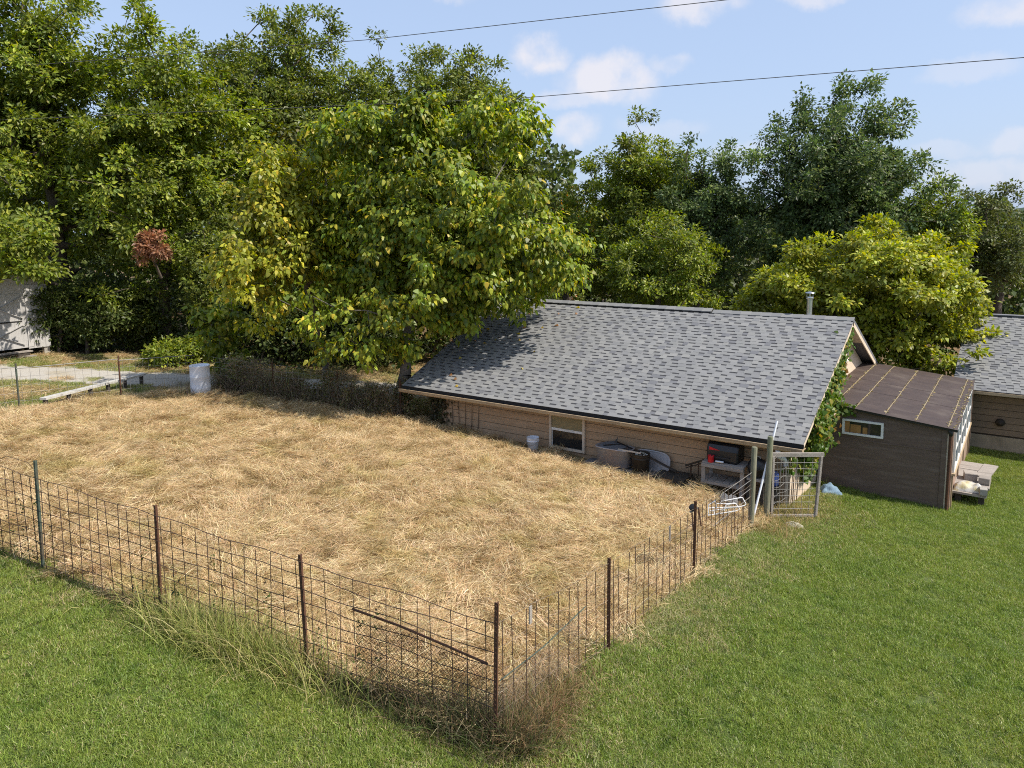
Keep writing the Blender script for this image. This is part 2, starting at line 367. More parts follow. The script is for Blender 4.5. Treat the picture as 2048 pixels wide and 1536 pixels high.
# gravel drive passing behind the garden
DA, DB = np.array([-34., -13.]), np.array([-11.0, 6.3]); DD = (DB-DA)/np.linalg.norm(DB-DA); DN = np.array([-DD[1], DD[0]])
def drive_off(x, y): return (x-DA[0])*DN[0]+(y-DA[1])*DN[1]
sheet('verge', np.arange(-36, -9, .3), np.arange(-16, 9, .3), 'verge', .004, lambda x, y: (drive_off(x, y) <= 5.2) & (drive_off(x, y) > -6.5+ragged(x, y)) & (x < -10.6) & ((y > -8.5+ragged(x, y)) | (x < -18.3)))
sheet('woodland_floor', np.arange(-140, 120, 1.6), np.arange(-16, 190, 1.6), 'forest_floor', .006, lambda x, y: (drive_off(x, y) > 2.2+ragged(x, y)*2) & ((x < -11.5) | (y > 19)))
sheet('gravel_drive', np.arange(-36, -9, .2), np.arange(-16, 8, .2), 'gravel', .014, lambda x, y: (np.abs(drive_off(x, y)+.1) < 1.45+ragged(x, y)*1.6) & (x < -11.2))
# a wooded ridge on the horizon
hx = np.linspace(-900, 1500, 90); hv = []
for i, x in enumerate(hx):
    h = 20+9*math.sin(x*.006+.4)+5*math.sin(x*.017)+rng.uniform(-1.2, 1.2)
    hv += [(x, 900, -8), (x, 930, h*.75), (x, 960, h), (x, 1100, -8)]
hf = [(4*i+k, 4*i+4+k, 4*i+5+k, 4*i+1+k) for i in range(len(hx)-1) for k in range(3)]
tag(link('hills', mesh_np('hills', np.array(hv), np.array(hf), 'hill')), kind='structure')

# ------------------------------------------------------------------ blades, leaves, scatter
def unit(a): return a/(np.linalg.norm(a, axis=-1, keepdims=True)+1e-9)
def leaf_mesh(name, P, A, Nn, Lh, Wd, C, mat, fold=.18, ovate=False):
    """P base, A axis, Nn normal, per leaf length/width/colour -> mesh of small folded leaves"""
    n = len(P); A = unit(A); S = unit(np.cross(A, Nn)); Nn = np.cross(S, A); L_ = Lh[:, None]; W_ = Wd[:, None]
    if ovate:
        v = np.stack([P, P+A*L_*.30+S*W_*.5+Nn*W_*fold, P+A*L_*.72+S*W_*.32+Nn*W_*fold*.3-Nn*L_*.06, P+A*L_-Nn*L_*.16, P+A*L_*.72-S*W_*.32+Nn*W_*fold*.3-Nn*L_*.06, P+A*L_*.30-S*W_*.5+Nn*W_*fold], 1)
        k = 6; loc = np.array([[0, 1, 5], [1, 2, 5], [2, 4, 5], [2, 3, 4]])
    else:
        v = np.stack([P, P+A*L_*.42+S*W_*.5+Nn*W_*fold, P+A*L_, P+A*L_*.42-S*W_*.5+Nn*W_*fold], 1)
        k = 4; loc = np.array([[0, 1, 2], [0, 2, 3]])
    F = (np.arange(n)[:, None, None]*k+loc[None]).reshape(-1, 3)
    return mesh_np(name, v.reshape(-1, 3), F, mat, np.repeat(C, k, 0))
def blade_mesh(name, P, D, Lh, Wd, C, mat, droop, segs=3, tipc=None):
    """grass blades: ribbons that start along D and droop; droop per blade"""
    n = len(P); D = unit(D); side = unit(np.cross(D, np.array([0, 0, 1.])+rng.normal(0, .3, (n, 3)))); pts = []; p = P.copy(); d = D.copy()
    for s in range(segs+1):
        w = (Wd*(1-(s/segs)**1.6)*.5+.0006)[:, None]; pts += [p-side*w, p+side*w]
        d = unit(d+np.array([0, 0, -1.])*(droop/segs)[:, None]); p = p+d*(Lh/segs)[:, None]
    k = 2*(segs+1); V = np.stack(pts, 1); loc = np.array([[2*s, 2*s+1, 2*s+3, 2*s+2] for s in range(segs)])
    F = (np.arange(n)[:, None, None]*k+loc[None]).reshape(-1, 4)
    cc = np.repeat(C, k, 0)
    return mesh_np(name, V.reshape(-1, 3), F, mat, cc)
def pick(n, cols, w=None, jit=.14):
    cols = np.array(cols, float); w = np.ones(len(cols)) if w is None else np.array(w, float)
    c = cols[rng.choice(len(cols), n, p=w/w.sum())]
    return np.clip(c*(1+rng.normal(0, jit, (n, 1)))*(1+rng.normal(0, jit*.35, (n, 3))), .004, .95)

def scatter(name, pts, rot, scl, kind, protos, mat, label, cat):
    """one object of kind stuff: a point per tuft, a geometry node tree sets a copy of one of the tuft meshes on each"""
    me = bpy.data.meshes.new(name); me.vertices.add(len(pts)); me.vertices.foreach_set('co', np.ascontiguousarray(pts, np.float32).ravel())
    for nm, tp, arr in (('rot', 'FLOAT_VECTOR', rot), ('scl', 'FLOAT', scl), ('knd', 'INT', kind)):
        a = me.attributes.new(nm, tp, 'POINT'); a.data.foreach_set({'FLOAT_VECTOR': 'vector'}.get(tp, 'value'), np.ascontiguousarray(arr, np.int32 if tp == 'INT' else np.float32).ravel())
    o = link(name, me); tag(o, label, cat, kind='stuff')
    ng = bpy.data.node_groups.new(name+'_nodes', 'GeometryNodeTree'); N = ng.nodes.new; L = ng.links.new
    ng.interface.new_socket('Geometry', in_out='INPUT', socket_type='NodeSocketGeometry'); ng.interface.new_socket('Geometry', in_out='OUTPUT', socket_type='NodeSocketGeometry')
    gi = N('NodeGroupInput'); go = N('NodeGroupOutput'); jn = N('GeometryNodeJoinGeometry'); L(jn.outputs[0], go.inputs[0])
    m2p = N('GeometryNodeMeshToPoints'); L(gi.outputs[0], m2p.inputs[0])
    def na(nm, tp): n = N('GeometryNodeInputNamedAttribute'); n.data_type = tp; n.inputs[0].default_value = nm; return n.outputs[0]
    ar, asc, ak = na('rot', 'FLOAT_VECTOR'), na('scl', 'FLOAT'), na('knd', 'INT')
    er = N('FunctionNodeEulerToRotation'); L(ar, er.inputs[0])
    for i, pmsh in enumerate(protos):
        po = bpy.data.objects.new(name+'_tuft', pmsh)          # only in the data, never in the scene
        ob = N('GeometryNodeObjectInfo'); ob.inputs[0].default_value = po
        cp = N('FunctionNodeCompare'); cp.data_type = 'INT'; cp.operation = 'EQUAL'; L(ak, cp.inputs[2]); cp.inputs[3].default_value = i
        ins = N('GeometryNodeInstanceOnPoints'); L(m2p.outputs[0], ins.inputs['Points']); L(cp.outputs[0], ins.inputs['Selection'])
        L(ob.outputs['Geometry'], ins.inputs['Instance']); L(er.outputs[0], ins.inputs['Rotation']); L(asc, ins.inputs['Scale'])
        L(ins.outputs[0], jn.inputs[0])
    md = o.modifiers.new('scatter', 'NODES'); md.node_group = ng
    return o
# ================================================================== house
GREYS = [(.228, .228, .224), (.205, .206, .206), (.25, .248, .238), (.22, .221, .215), (.16, .162, .17)]
def shingle_roof(roof, x0, x1, ye, ze, yr, zr, ncourse, nsingle, focus):
    """laminated shingles on one slope: an under-layer with its printed dark band in every gap, and raised tabs"""
    Ls = math.hypot(yr-ye, zr-ze); vd = np.array([0, (yr-ye)/Ls, (zr-ze)/Ls]); nd = np.array([0, -vd[2]*1., vd[1]])
    if yr < ye: nd = np.array([0, vd[2]*-1, vd[1]])
    if nd[2] < 0: nd = -nd
    e = Ls/ncourse; o0 = np.array([0, ye, ze]); R = random.Random(int(abs(x0*100))+ncourse)
    bv, bc, tabs = [], [], []
    def P(x, v, n): p = o0+vd*v+nd*n; return (x, p[1], p[2])
    for i in range(ncourse):
        x = x0-R.uniform(0, .6); v0 = i*e; v1 = (i+1)*e
        wob = R.uniform(-.004, .004)
        while x < x1:
            tw = R.choice((.135, .17, .21)); gw = R.uniform(.12, .22)
            xa, xb, xc = max(x, x0), min(x+tw, x1), min(x+tw+gw, x1)
            cg = R.choices(GREYS, (4, 3, 3, 3, 1))[0]; k = R.uniform(.93, 1.06); cg = tuple(c*k for c in cg)
            def q(a, b, va, vb, col):
                if b-a < .004: return
                na = .006-.0045*(va-v0)/e; nb = .006-.0045*(vb-v0)/e
                bv.extend([P(a, va, na), P(b, va, na), P(b, vb, nb), P(a, vb, nb)]); bc.extend([col]*4)
            q(xa, xb, v0, v1, cg)
            q(max(xb, x0), xc, v0, v0+e*.70, cg); q(max(xb, x0), xc, v0+e*.70, v1, (.06, .06, .064))
            if xb-xa > .05: tabs.append((xa, xb, v0+wob, R.choices(range(5), (4, 3, 3, 3, 1.3))[0], tw))
            x += tw+gw
    bv = np.array(bv)-ORG[roof.name]
    un = link('shingle_underlayer', mesh_np('shingle_underlayer', bv, np.arange(len(bv)).reshape(-1, 4), 'shingle', np.array(bc)), roof)
    def tabverts(w):
        t0, t1 = .010, .006; return [(0, 0, 0), (w, 0, 0), (w, e+.004, 0), (0, e+.004, 0), (0, 0, t0), (w, 0, t0), (w, e+.004, t1), (0, e+.004, t1)]
    TF = [(4, 5, 6, 7), (0, 1, 5, 4), (1, 2, 6, 5), (3, 0, 4, 7)]
    def d2(t): p = P((t[0]+t[1])/2, t[2], 0); return sum((a-b)**2 for a, b in zip(p, focus))
    order = sorted(range(len(tabs)), key=lambda j: d2(tabs[j])); single = set()
    for j in order:
        t = tabs[j]
        if len(single) < nsingle and abs((t[1]-t[0])-t[4]) < 1e-6: single.add(j)
    shared = {}; fv, ff, fc = [], [], []
    for j, (xa, xb, v0, ci, tw) in enumerate(tabs):
        w = xb-xa; base = np.array(P(xa, v0, .0005))
        vv = [np.array([u, 0, 0])+vd*v+nd*n for u, v, n in tabverts(w)]
        if j in single:
            key = (tw, ci)
            if key not in shared:
                shared[key] = mesh_np('shingle', np.array(vv), np.array(TF), 'shingle', np.array([GREYS[ci]]*8))
            o = bpy.data.objects.new('shingle', shared[key]); COL.objects.link(o); o.parent = roof; o.location = tuple(base-ORG[roof.name])
        else:
            n = len(fv); fv += [p+base for p in vv]; ff += [tuple(i+n for i in f) for f in TF]; k = R.uniform(.94, 1.06); fc += [tuple(c*k for c in GREYS[ci])]*8
    if fv: tag(link('shingle_field', mesh_np('shingle_field', np.array(fv)-ORG[roof.name], np.array(ff), 'shingle', np.array(fc)), roof), kind='stuff')
    return e

def siding(wall, y, x0, x1, z0, z1, mat, exp=.2, th=.026, joint=3.66):
    """lapped boards on a wall that faces the garden, each board its own piece"""
    i = 0; z = z1
    while z > z0+.02:
        zb = max(z-exp, z0)+.017; xa = x0; off = (i*1.37) % joint
        while xa < x1-.01:
            xb = min(x1, xa+(joint-off if xa == x0 and off > .3 else joint))
            m = MB(); m._add([(xa, y, zb), (xb-.004, y, zb), (xb-.004, y, z), (xa, y, z), (xa, y-th, zb), (xb-.004, y-th, zb), (xb-.004, y-.004, z), (xa, y-.004, z)],
                             [(4, 5, 6, 7), (0, 1, 5, 4), (1, 2, 6, 5), (3, 0, 4, 7), (2, 3, 7, 6)])
            m.build('siding_board', mat, wall); xa = xb
        z = zb-.017; i += 1

HL, HD, HH = 10.92, 4.82, 2.069
house = thing('house', 'long low tan house with grey shingle roof and ivy on its gable', 'house', (-5.4, .6, g(-5.4, .6)))
m = MB(); m.box((-10.2, .46, -1.75), (-.37, .60, .02)); wall = m.build('wall', 'wall_gap', house)
siding(wall, .459, -10.2, -.37, -1.62, .0, 'siding', .2)
m = MB(); m.poly([(-.335, .46, -1.75), (-.335, 9.15, -1.85), (-.335, 9.15, .02), (-.335, 4.82, 1.93), (-.335, .46, .02)], .12, (1, 0, 0)); m.build('gable_wall', 'siding_cream', house)
m = MB(); m.poly([(-10.2, .46, -1.6), (-10.2, 9.15, -1.9), (-10.2, 9.15, .02), (-10.2, 4.82, 1.93), (-10.2, .46, .02)], .12, (-1, 0, 0)); m.build('gable_wall', 'siding', house)
m = MB(); m.box((-10.2, 9.05, -2.), (-.37, 9.15, .05)); m.build('wall', 'siding', house)
for x, w in ((-.39, .07), (-10.17, .07)):
    m = MB(); m.box((x-w/2, .42, -1.7), (x+w/2, .439, -.02)); m.build('corner_board', 'trim_cream' if x > -1 else 'siding', house)
m = MB(); m.box((-.333, .42, -1.7), (-.315, .50, -.02)); m.build('corner_board', 'trim_cream', house)
# roof deck, two slopes
def slab(m, x0, x1, ya, za, yb, zb, th):
    n = np.cross((1, 0, 0), (0, yb-ya, zb-za)); n = n if n[2] > 0 else -n
    m.poly([(x0, ya, za), (x1, ya, za), (x1, yb, zb), (x0, yb, zb)], th, n)
m = MB(); slab(m, -HL, 0, 0, 0, HD, HH, .07); roof = m.build('roof', 'shingle', house, col=(.15, .15, .16))
m = MB(); slab(m, -HL, 0, 2*HD, 0, HD+.001, HH-.0005, .07); roof2 = m.build('roof', 'shingle', house, col=(.15, .15, .16))
EXPO = shingle_roof(roof, -HL, .012, -.02, -.004, HD, HH+.002, 36, 290, (-1.2, -.5, 0))
# raised vent along part of the ridge, then cap shingles
m = MB(); m._add([(-10.95, HD-.16, HH-.045), (-3.62, HD-.16, HH-.045), (-3.62, HD, HH+.055), (-10.95, HD, HH+.055), (-10.95, HD+.16, HH-.045), (-3.62, HD+.16, HH-.045)], [(0, 1, 2, 3), (3, 2, 5, 4), (0, 3, 4), (1, 5, 2)]); m.build('ridge_vent', 'gutter_inside', roof)
x = -10.96; k = 0; capm = {}
while x < .0:
    up = .034 if x < -3.75 else .0
    wlen = min(.30, .02-x); key = (round(wlen, 3), k % 4)
    if key not in capm:
        a, b = (.15, .13); mm = MB(); drop = a*HH/HD
        mm._add([(0, -a, -drop+.020), (wlen, -a, -drop+.030), (wlen, 0, .040), (0, 0, .030), (0, a, -drop+.020), (wlen, a, -drop+.030),
                 (0, -a, -drop+.005), (wlen, -a, -drop+.015), (wlen, 0, .02)], [(0, 1, 2, 3), (3, 2, 5, 4), (6, 7, 1, 0), (1, 7, 8), (1, 8, 2)])
        capm[key] = mm.mesh('ridge_cap', 'shingle', col=GREYS[k % 4])
    o = bpy.data.objects.new('ridge_cap', capm[key]); COL.objects.link(o); o.parent = roof; o.location = tuple(np.array((x, HD, HH+up))-ORG[roof.name])
    x += .27; k += 1
# barge boards, fascia, soffit, gutter
for xs in (-.002, -HL+.03):
    for ya, za, yb, zb in ((0, 0, HD, HH), (2*HD, 0, HD, HH)):
        m = MB(); n = np.cross((1, 0, 0), (0, yb-ya, zb-za)); n = n/np.linalg.norm(n)*(1 if n[2] > 0 else -1)
        p = [np.array([xs, ya, za])-n*.012, np.array([xs, yb, zb])-n*.012]
        m.poly([p[0], p[1], p[1]-n*.17, p[0]-n*.15], .028, (1, 0, 0)); m.build('barge_board', 'trim_cream', house)
m = MB(); m.box((-HL+.03, .004, -.20), (-.03, .03, -.055)); m.build('fascia', 'trim_tan', house)
m = MB(); m.box((-HL+.03, .032, -.205), (-.03, .44, -.19)); m.build('soffit', 'soffit', house)
for sgn in (-1,):
    m = MB(); slab(m, -.31, -.035, .1, .0, HD, HH-.08, .01); m.build('soffit', 'trim_cream', house)
    m = MB(); slab(m, -.31, -.035, 2*HD-.1, .0, HD, HH-.08, .01); m.build('soffit', 'trim_cream', house)
gut = MB(); y0, y1, zt, zb = -.135, .002, -.085, -.185; xa, xb = -HL-.02, .03
gut.poly([(xa, y0, zt), (xb, y0, zt), (xb, y0+.012, zb+.03), (xa, y0+.012, zb+.03)], .004, (0, -1, 0))
gut.poly([(xa, y0+.012, zb+.03), (xb, y0+.012, zb+.03), (xb, y0+.05, zb), (xa, y0+.05, zb)], .004, (0, -1, -1))
gut.poly([(xa, y0+.05, zb), (xb, y0+.05, zb), (xb, y1, zb), (xa, y1, zb)], .004, (0, 0, -1))
gut.bar((xa, y0+.002, zt), (xb, y0+.002, zt), .03, .022)
for xx in (xa, xb-.004): gut.box((xx, y0+.004, zb+.01), (xx+.004, y1, zt))
gutter = gut.build('gutter', 'trim_tan', house)
m = MB(); m.box((xa+.01, y0+.055, zb+.006), (xb-.01, y1-.002, zb+.05)); m.build('gutter_fill', 'gutter_inside', gutter)  # dark slab along the gutter bottom
m = MB(); m.box((xa, -.001, -.17), (xb, .003, -.012)); m.build('shade_plate', 'gutter_inside', gutter)  # back plate in a shadow colour, paints the dark band above the gutter
m = MB(); m.tube([(-.46, -.07, -.18), (-.46, -.07, -.27), (-.44, .0, -.34), (-.42, .24, -.44), (-.42, .36, -.52), (-.42, .38, -.62)], .052, 8); m.build('downspout', 'white_plastic', house)
# window
win = MB()
wx0, wx1, wz0, wz1, wy = -6.27, -5.24, -1.16, -.175, .44
for lo, hi in (((wx0, wy-.06, wz0), (wx0+.065, wy, wz1)), ((wx1-.065, wy-.06, wz0), (wx1, wy, wz1)), ((wx0+.065, wy-.058, wz1-.065), (wx1-.065, wy, wz1)), ((wx0+.065, wy-.065, wz0), (wx1-.065, wy, wz0+.06))): win.box(lo, hi)
window = win.build('window', 'trim_cream', house)
zm = (wz0+wz1)/2+.01
m = MB(); m.box((wx0+.066, wy-.045, zm-.03), (wx1-.066, wy-.004, zm+.03)); m.build('meeting_rail', 'white_paint', window)
m = MB(); m.box((wx0+.066, wy-.03, zm+.031), (wx1-.066, wy-.02, wz1-.066)); m.build('pane', 'pane_reflection', window)
m = MB(); m.box((wx0+.066, wy-.02, wz0+.061), (wx1-.066, wy-.01, zm-.031)); m.build('pane', 'pane', window)
m = MB()
for a, b in (((wx0+.066, zm-.035), (wx0+.085, wz0+.06)), ((wx1-.085, zm-.035), (wx1-.066, wz0+.06))): m.box((a[0], wy-.03, b[1]), (b[0], wy-.021, a[1]))
m.build('sash', 'white_paint', window)
# stove pipe with rain cap
m = MB(); px, py = -1.12, 5.0
m.lathe([(.07, 1.7), (.07, 2.50)], (px, py, 0), 16); pipe = m.build('stove_pipe', 'steel', house)
m = MB(); m.lathe([(.092, 2.50), (.10, 2.53), (.092, 2.56)], (px, py, 0), 16); m.build('pipe_collar', 'steel', pipe)
m = MB()
for k in range(4): a = TAU*k/4+.4; m.tube([(px+.075*math.cos(a), py+.075*math.sin(a), 2.55), (px+.075*math.cos(a), py+.075*math.sin(a), 2.66)], .008, 5)
m.lathe([(.125, 2.655), (.12, 2.67), (.02, 2.695)], (px, py, 0), 16); m.build('rain_cap', 'steel', pipe)
# yard lamp on the gable
m = MB(); m.box((-.33, 4.3, 1.02), (-.28, 4.42, 1.14)); m.tube([(-.29, 4.36, 1.08), (-.14, 4.36, 1.14)], .02, 6); m.lathe([(.02, .10), (.06, .08), (.13, 0.), (.12, -.01)], (-.12, 4.36, 1.06), 14); m.build('wall_lamp', 'white_paint', house)

# ================================================================== lean-to workshop on the gable
SX0, SX1, SY0, SY1 = -.30, 2.30, 2.90, 8.45; SXW = 2.44
def srz(x): return .35-(x+.3)/2.8*.28          # its roof falls away from the house
shed = thing('lean_to_workshop', 'dark plywood lean-to workshop with bronze corrugated roof against the gable', 'workshop', (1.1, 5.2, g(1.1, 5.2)))
zb = -2.15
m = MB(); m.poly([(SX0, SY0, zb), (SX1-.07, SY0, zb), (SX1-.07, SY0, -.535), (SX0, SY0, -.52)], .02, (0, -1, 0)); m.build('wall_panel', 'ply_dark', shed)
m = MB(); m.poly([(SX0, SY0, -.505), (SX1-.07, SY0, -.515), (SX1-.07, SY0, srz(SX1)-.03), (SX0, SY0, srz(SX0)-.03)], .02, (0, -1, 0)); m.build('wall_panel', 'ply_dark', shed)
m = MB(); m.box((SX0, SY0-.012, -.528), (SX1-.08, SY0-.001, -.502)); m.build('seam_batten', 'ply_dark', shed)
m = MB(); m.box((SX1-.07, SY0-.02, zb), (SX1+.03, SY0+.05, srz(SX1)-.03)); m.build('corner_post', 'ply_dark', shed)
m = MB(); m.box((SX1+.032, SY0-.015, zb), (SX1+.06, SY0+.03, srz(SX1)-.10)); m.build('corner_trim', 'trim_cream', shed)
m = MB(); m.tube([(SX1+.095, SY0-.03, srz(SX1)-.16), (SX1+.095, SY0-.03, -1.9)], .035, 8); m.build('drain_pipe', 'rust', shed)
m = MB(); m.tube([(SX1+.06, SY0-.05, srz(SX1)-.08), (SX1+.095, SY0-.07, srz(SX1)-.16), (SX1+.095, SY0-.04, srz(SX1)-.22)], [.03, .05, .035], 8); m.build('pipe_elbow', 'black_metal', shed)
# front window
a = (.205, -.405); b = (1.075, -.045)
win = MB(); yy = SY0-.055
for lo, hi in (((a[0], yy, a[1]), (b[0], SY0-.001, a[1]+.045)), ((a[0], yy, b[1]-.045), (b[0], SY0-.001, b[1])), ((a[0], yy+.001, a[1]+.045), (a[0]+.05, SY0-.001, b[1]-.045)), ((b[0]-.05, yy+.001, a[1]+.045), (b[0], SY0-.001, b[1]-.045))): win.box(lo, hi)
w2 = win.build('window', 'white_paint', shed)
m = MB(); m.box((a[0]+.05, SY0-.012, a[1]+.046), (b[0]-.05, SY0-.006, b[1]-.046)); m.build('pane', 'pane', w2)
m = MB(); m.box((.26, SY0-.016, a[1]+.05), (.36, SY0-.013, b[1]-.05)); m.box((.38, SY0-.016, a[1]+.05), (.60, SY0-.013, b[1]-.12)); m.box((.64, SY0-.016, a[1]+.05), (.74, SY0-.013, b[1]-.16)); m.build('boards_behind_glass', 'ochre', w2)
# right wall: low panels and three white framed windows
m = MB(); m.box((SXW-.10, SY0+.08, zb), (SXW, SY1, srz(SXW)-.02)); m.build('side_wall', 'side_panel', shed)
for k in range(4): m = MB(); m.box((SXW+.001, SY0+.2+k*1.72, zb), (SXW+.03, SY0+.26+k*1.72, -1.08)); m.build('side_stud', 'trim_tan', shed)
for k in range(3):
    ya = SY0+.22+k*1.72; yb = ya+1.58; za, zc = -1.02, -.06+k*.015; f = MB(); X = SXW+.001; fr = .06
    for lo, hi in (((ya, za), (yb, za+fr)), ((ya, zc-fr), (yb, zc)), ((ya, za+fr), (ya+fr, zc-fr)), ((yb-fr, za+fr), (yb, zc-fr)), (((ya+yb)/2-.02, za+fr), ((ya+yb)/2+.02, zc-fr))):
        f.box((X, lo[0], lo[1]), (X+.045, hi[0], hi[1]))
    w3 = f.build('window', 'white_paint', shed)
    m = MB(); m.box((X+.012, ya+fr, za+fr), (X+.02, yb-fr, zc-fr)); m.build('pane', 'pane', w3)
    m = MB(); m.box((X+.021, ya+fr, (za+zc)/2-.02), (X+.04, (ya+yb)/2-.021, (za+zc)/2+.02)); m.box((X+.021, (ya+yb)/2+.021, (za+zc)/2-.02), (X+.04, yb-fr, (za+zc)/2+.02)); m.build('glazing_bar', 'white_paint', w3)
m = MB(); m.box((SXW+.002, SY0+.15, -1.075), (SXW+.07, SY1-.1, -1.025)); m.build('sill', 'trim_tan', shed)
m = MB(); m.box((SXW-.12, SY1+.003, zb), (SXW+.05, SY1+.12, srz(SXW)-.08)); m.build('corner_post', 'ply_dark', shed)
# corrugated roof sheets, ribs running down the slope (along X)
ns = 9; per = .066; ya = SY0-.13; wid = (SY1+.18-ya)/ns
for k in range(ns):
    y0 = ya+k*wid-.02; n = int(wid/per*6); ys = np.linspace(y0, y0+wid+.04, n); dz = .011*np.sin((ys-ya)/per*TAU)+.002*(k % 2)+rng.uniform(-.002, .002)
    xs = [-.32, .6, 1.5, 2.52+.01*math.sin(k*2.1)]; V = np.array([[x, y, srz(x)+.03+d-.05*sstep(SY1-.4, SY0-.1, np.array(y))] for x in xs for y, d in zip(ys, dz)]); idx = np.arange(4*n).reshape(4, n)
    F = np.stack([idx[:-1, :-1], idx[1:, :-1], idx[1:, 1:], idx[:-1, 1:]], -1).reshape(-1, 4)
    link('roof_sheet', mesh_np('roof_sheet', V-ORG[shed.name], F, 'polycarb', smooth=True), shed)
m = MB(); m.box((-.34, SY0-.06, srz(0)-.30), (2.5, SY0-.025, srz(2.5)-.055)); 
m = MB(); m.poly([(-.33, SY0-.10, srz(-.33)-.03), (2.52, SY0-.10, srz(2.52)-.03), (2.52, SY0-.10, srz(2.52)-.10), (-.33, SY0-.10, srz(-.33)-.09)], .025, (0, -1, 0)); m.build('roof_edge', 'black_metal', shed)
for x in (.02, .48, 1.10, 1.72, 2.34):
    m = MB(); pts_ = [(x+.004*math.sin(y*3), y, srz(x)+.0425-.05*float(sstep(SY1-.4, SY0-.1, np.array(y)))) for y in np.linspace(ya+.02, SY1+.15, 12)]
    for p_, q_ in zip(pts_[:-1], pts_[1:]): m.bar(p_, q_, .015, .006)
    m.build('screw_strip', 'litter', shed)
for x in (.02, .48, 1.10, 1.72, 2.34, 2.47):          # lines of fallen bits caught along the screw rows
    P, S_ = [], []
    for y in np.arange(ya+.05, SY1+.1, .045):
        if rng.random() < .22: continue
        P.append((x+rng.normal(0, .012), y+rng.normal(0, .01), srz(x)+.042-.05*float(sstep(SY1-.4, SY0-.1, np.array(y))))); S_.append(rng.uniform(.012, .032))
    n = len(P); P = np.array(P); A = rng.normal(0, 1, (n, 3))*[1, 1, .1]
    me = leaf_mesh('caught_litter', P-ORG[shed.name], A, np.tile([0, 0, 1.], (n, 1))+rng.normal(0, .25, (n, 3)), np.array(S_)*2.2, np.array(S_)*1.6, pick(n, [(.34, .27, .12), (.25, .19, .08), (.42, .36, .17)]), 'leaf')
    tag(link('caught_litter', me, shed), kind='stuff')

# concrete platform with blocks and a sack beside the workshop
def pile_z(x, y): return g(x, y)
plat = thing('low_platform', 'low weathered plank platform beside the workshop windows', 'platform', on(2.78, 4.9))
for k, (y0, y1) in enumerate(((3.62, 4.20), (4.215, 4.85), (4.865, 5.5), (5.515, 6.2))):
    m = MB(); m.bar((2.44, (y0+y1)/2, -1.60+.006*k), (3.1+.03*(k % 2), (y0+y1)/2, -1.61+.006*k), y1-y0, .05); m.build('plank', 'wood_grey', plat)
for x, y in ((2.55, 3.8), (3.0, 3.8), (2.55, 6.0), (3.0, 6.0)):
    m = MB(); m.box((x-.06, y-.08, g(x, y)-.05), (x+.06, y+.08, -1.632)); m.build('leg', 'wood_dark', plat)
for (x, y, w, d, h, r, lab) in ((2.72, 4.75, .26, .30, .17, .15, 'squared timber block lying on the low platform beside the workshop wall'), (3.02, 4.55, .22, .26, .16, -.1, 'short timber block on the outer edge of the low platform')):
    m = MB(); c, s = math.cos(r), math.sin(r); m.bar((x-c*w/2, y-s*w/2, -1.575+h/2), (x+c*w/2, y+s*w/2, -1.575+h/2), d, h, bev=.012); tag(m.build('timber_block', 'wood_grey'), lab, 'timber')
m = MB(); m.bar((2.95, 5.0, -1.552), (3.09, 6.12, -1.548), .3, .03); tag(m.build('plywood_offcut', 'wood_grey'), 'flat pale plywood offcut at the far end of the low platform', 'plywood')
# sacks: lumpy pillow shapes
def pillow(c, sx, sy, sz, rz, mat, seed, rough=.16, n=14):
    R = np.random.default_rng(seed); V = []; F = []
    for i in range(n+1):
        for j in range(n+1):
            u, v = i/n*2-1, j/n*2-1; V.append((u, v, (1-abs(u)**3)*(1-abs(v)**3)))
    V = np.array(V); nn = (n+1)**2
    k1 = R.uniform(1.5, 4, (5, 2)); ph = R.uniform(0, 6, 5); lump = sum(np.sin(V[:, 0]*k1[i, 0]+V[:, 1]*k1[i, 1]*(-1)**i+ph[i]) for i in range(5))/5
    fine = sum(np.sin(V[:, 0]*R.uniform(6, 11)+V[:, 1]*R.uniform(-10, 10)+R.uniform(0, 6)) for i in range(5))/5
    top = V.copy(); top[:, 2] = V[:, 2]**.6*(1+rough*2*lump+rough*fine); top[:, :2] *= (1-.10*np.abs(lump))[:, None]
    bot = V.copy(); bot[:, 2] = 0; bot[:, :2] = top[:, :2]
    W = np.concatenate([top, bot])*[sx/2, sy/2, sz]; cz, sn = math.cos(rz), math.sin(rz); X = W[:, 0]*cz-W[:, 1]*sn; Y = W[:, 0]*sn+W[:, 1]*cz
    W = np.stack([X, Y, W[:, 2]], 1); idx = np.arange(nn).reshape(n+1, n+1)
    f = np.stack([idx[:-1, :-1], idx[1:, :-1], idx[1:, 1:], idx[:-1, 1:]], -1).reshape(-1, 4)
    return W, np.concatenate([f, f[:, ::-1]+nn])
V, F = pillow(None, .62, .42, .16, .1, 'sack', 4, .3)
tag(link('feed_sack', mesh_np('feed_sack', V, F, 'sack', smooth=True), None, (2.74, 3.9, -1.574)), 'crumpled white and yellow sack lying on the low platform', 'sack')
m = MB(); m.bar((2.96, 3.68, -1.50), (3.10, 3.70, -1.50), .22, .15, bev=.01); tag(m.build('concrete_block', 'concrete'), 'pale concrete block beside the white sack on the platform', 'block')

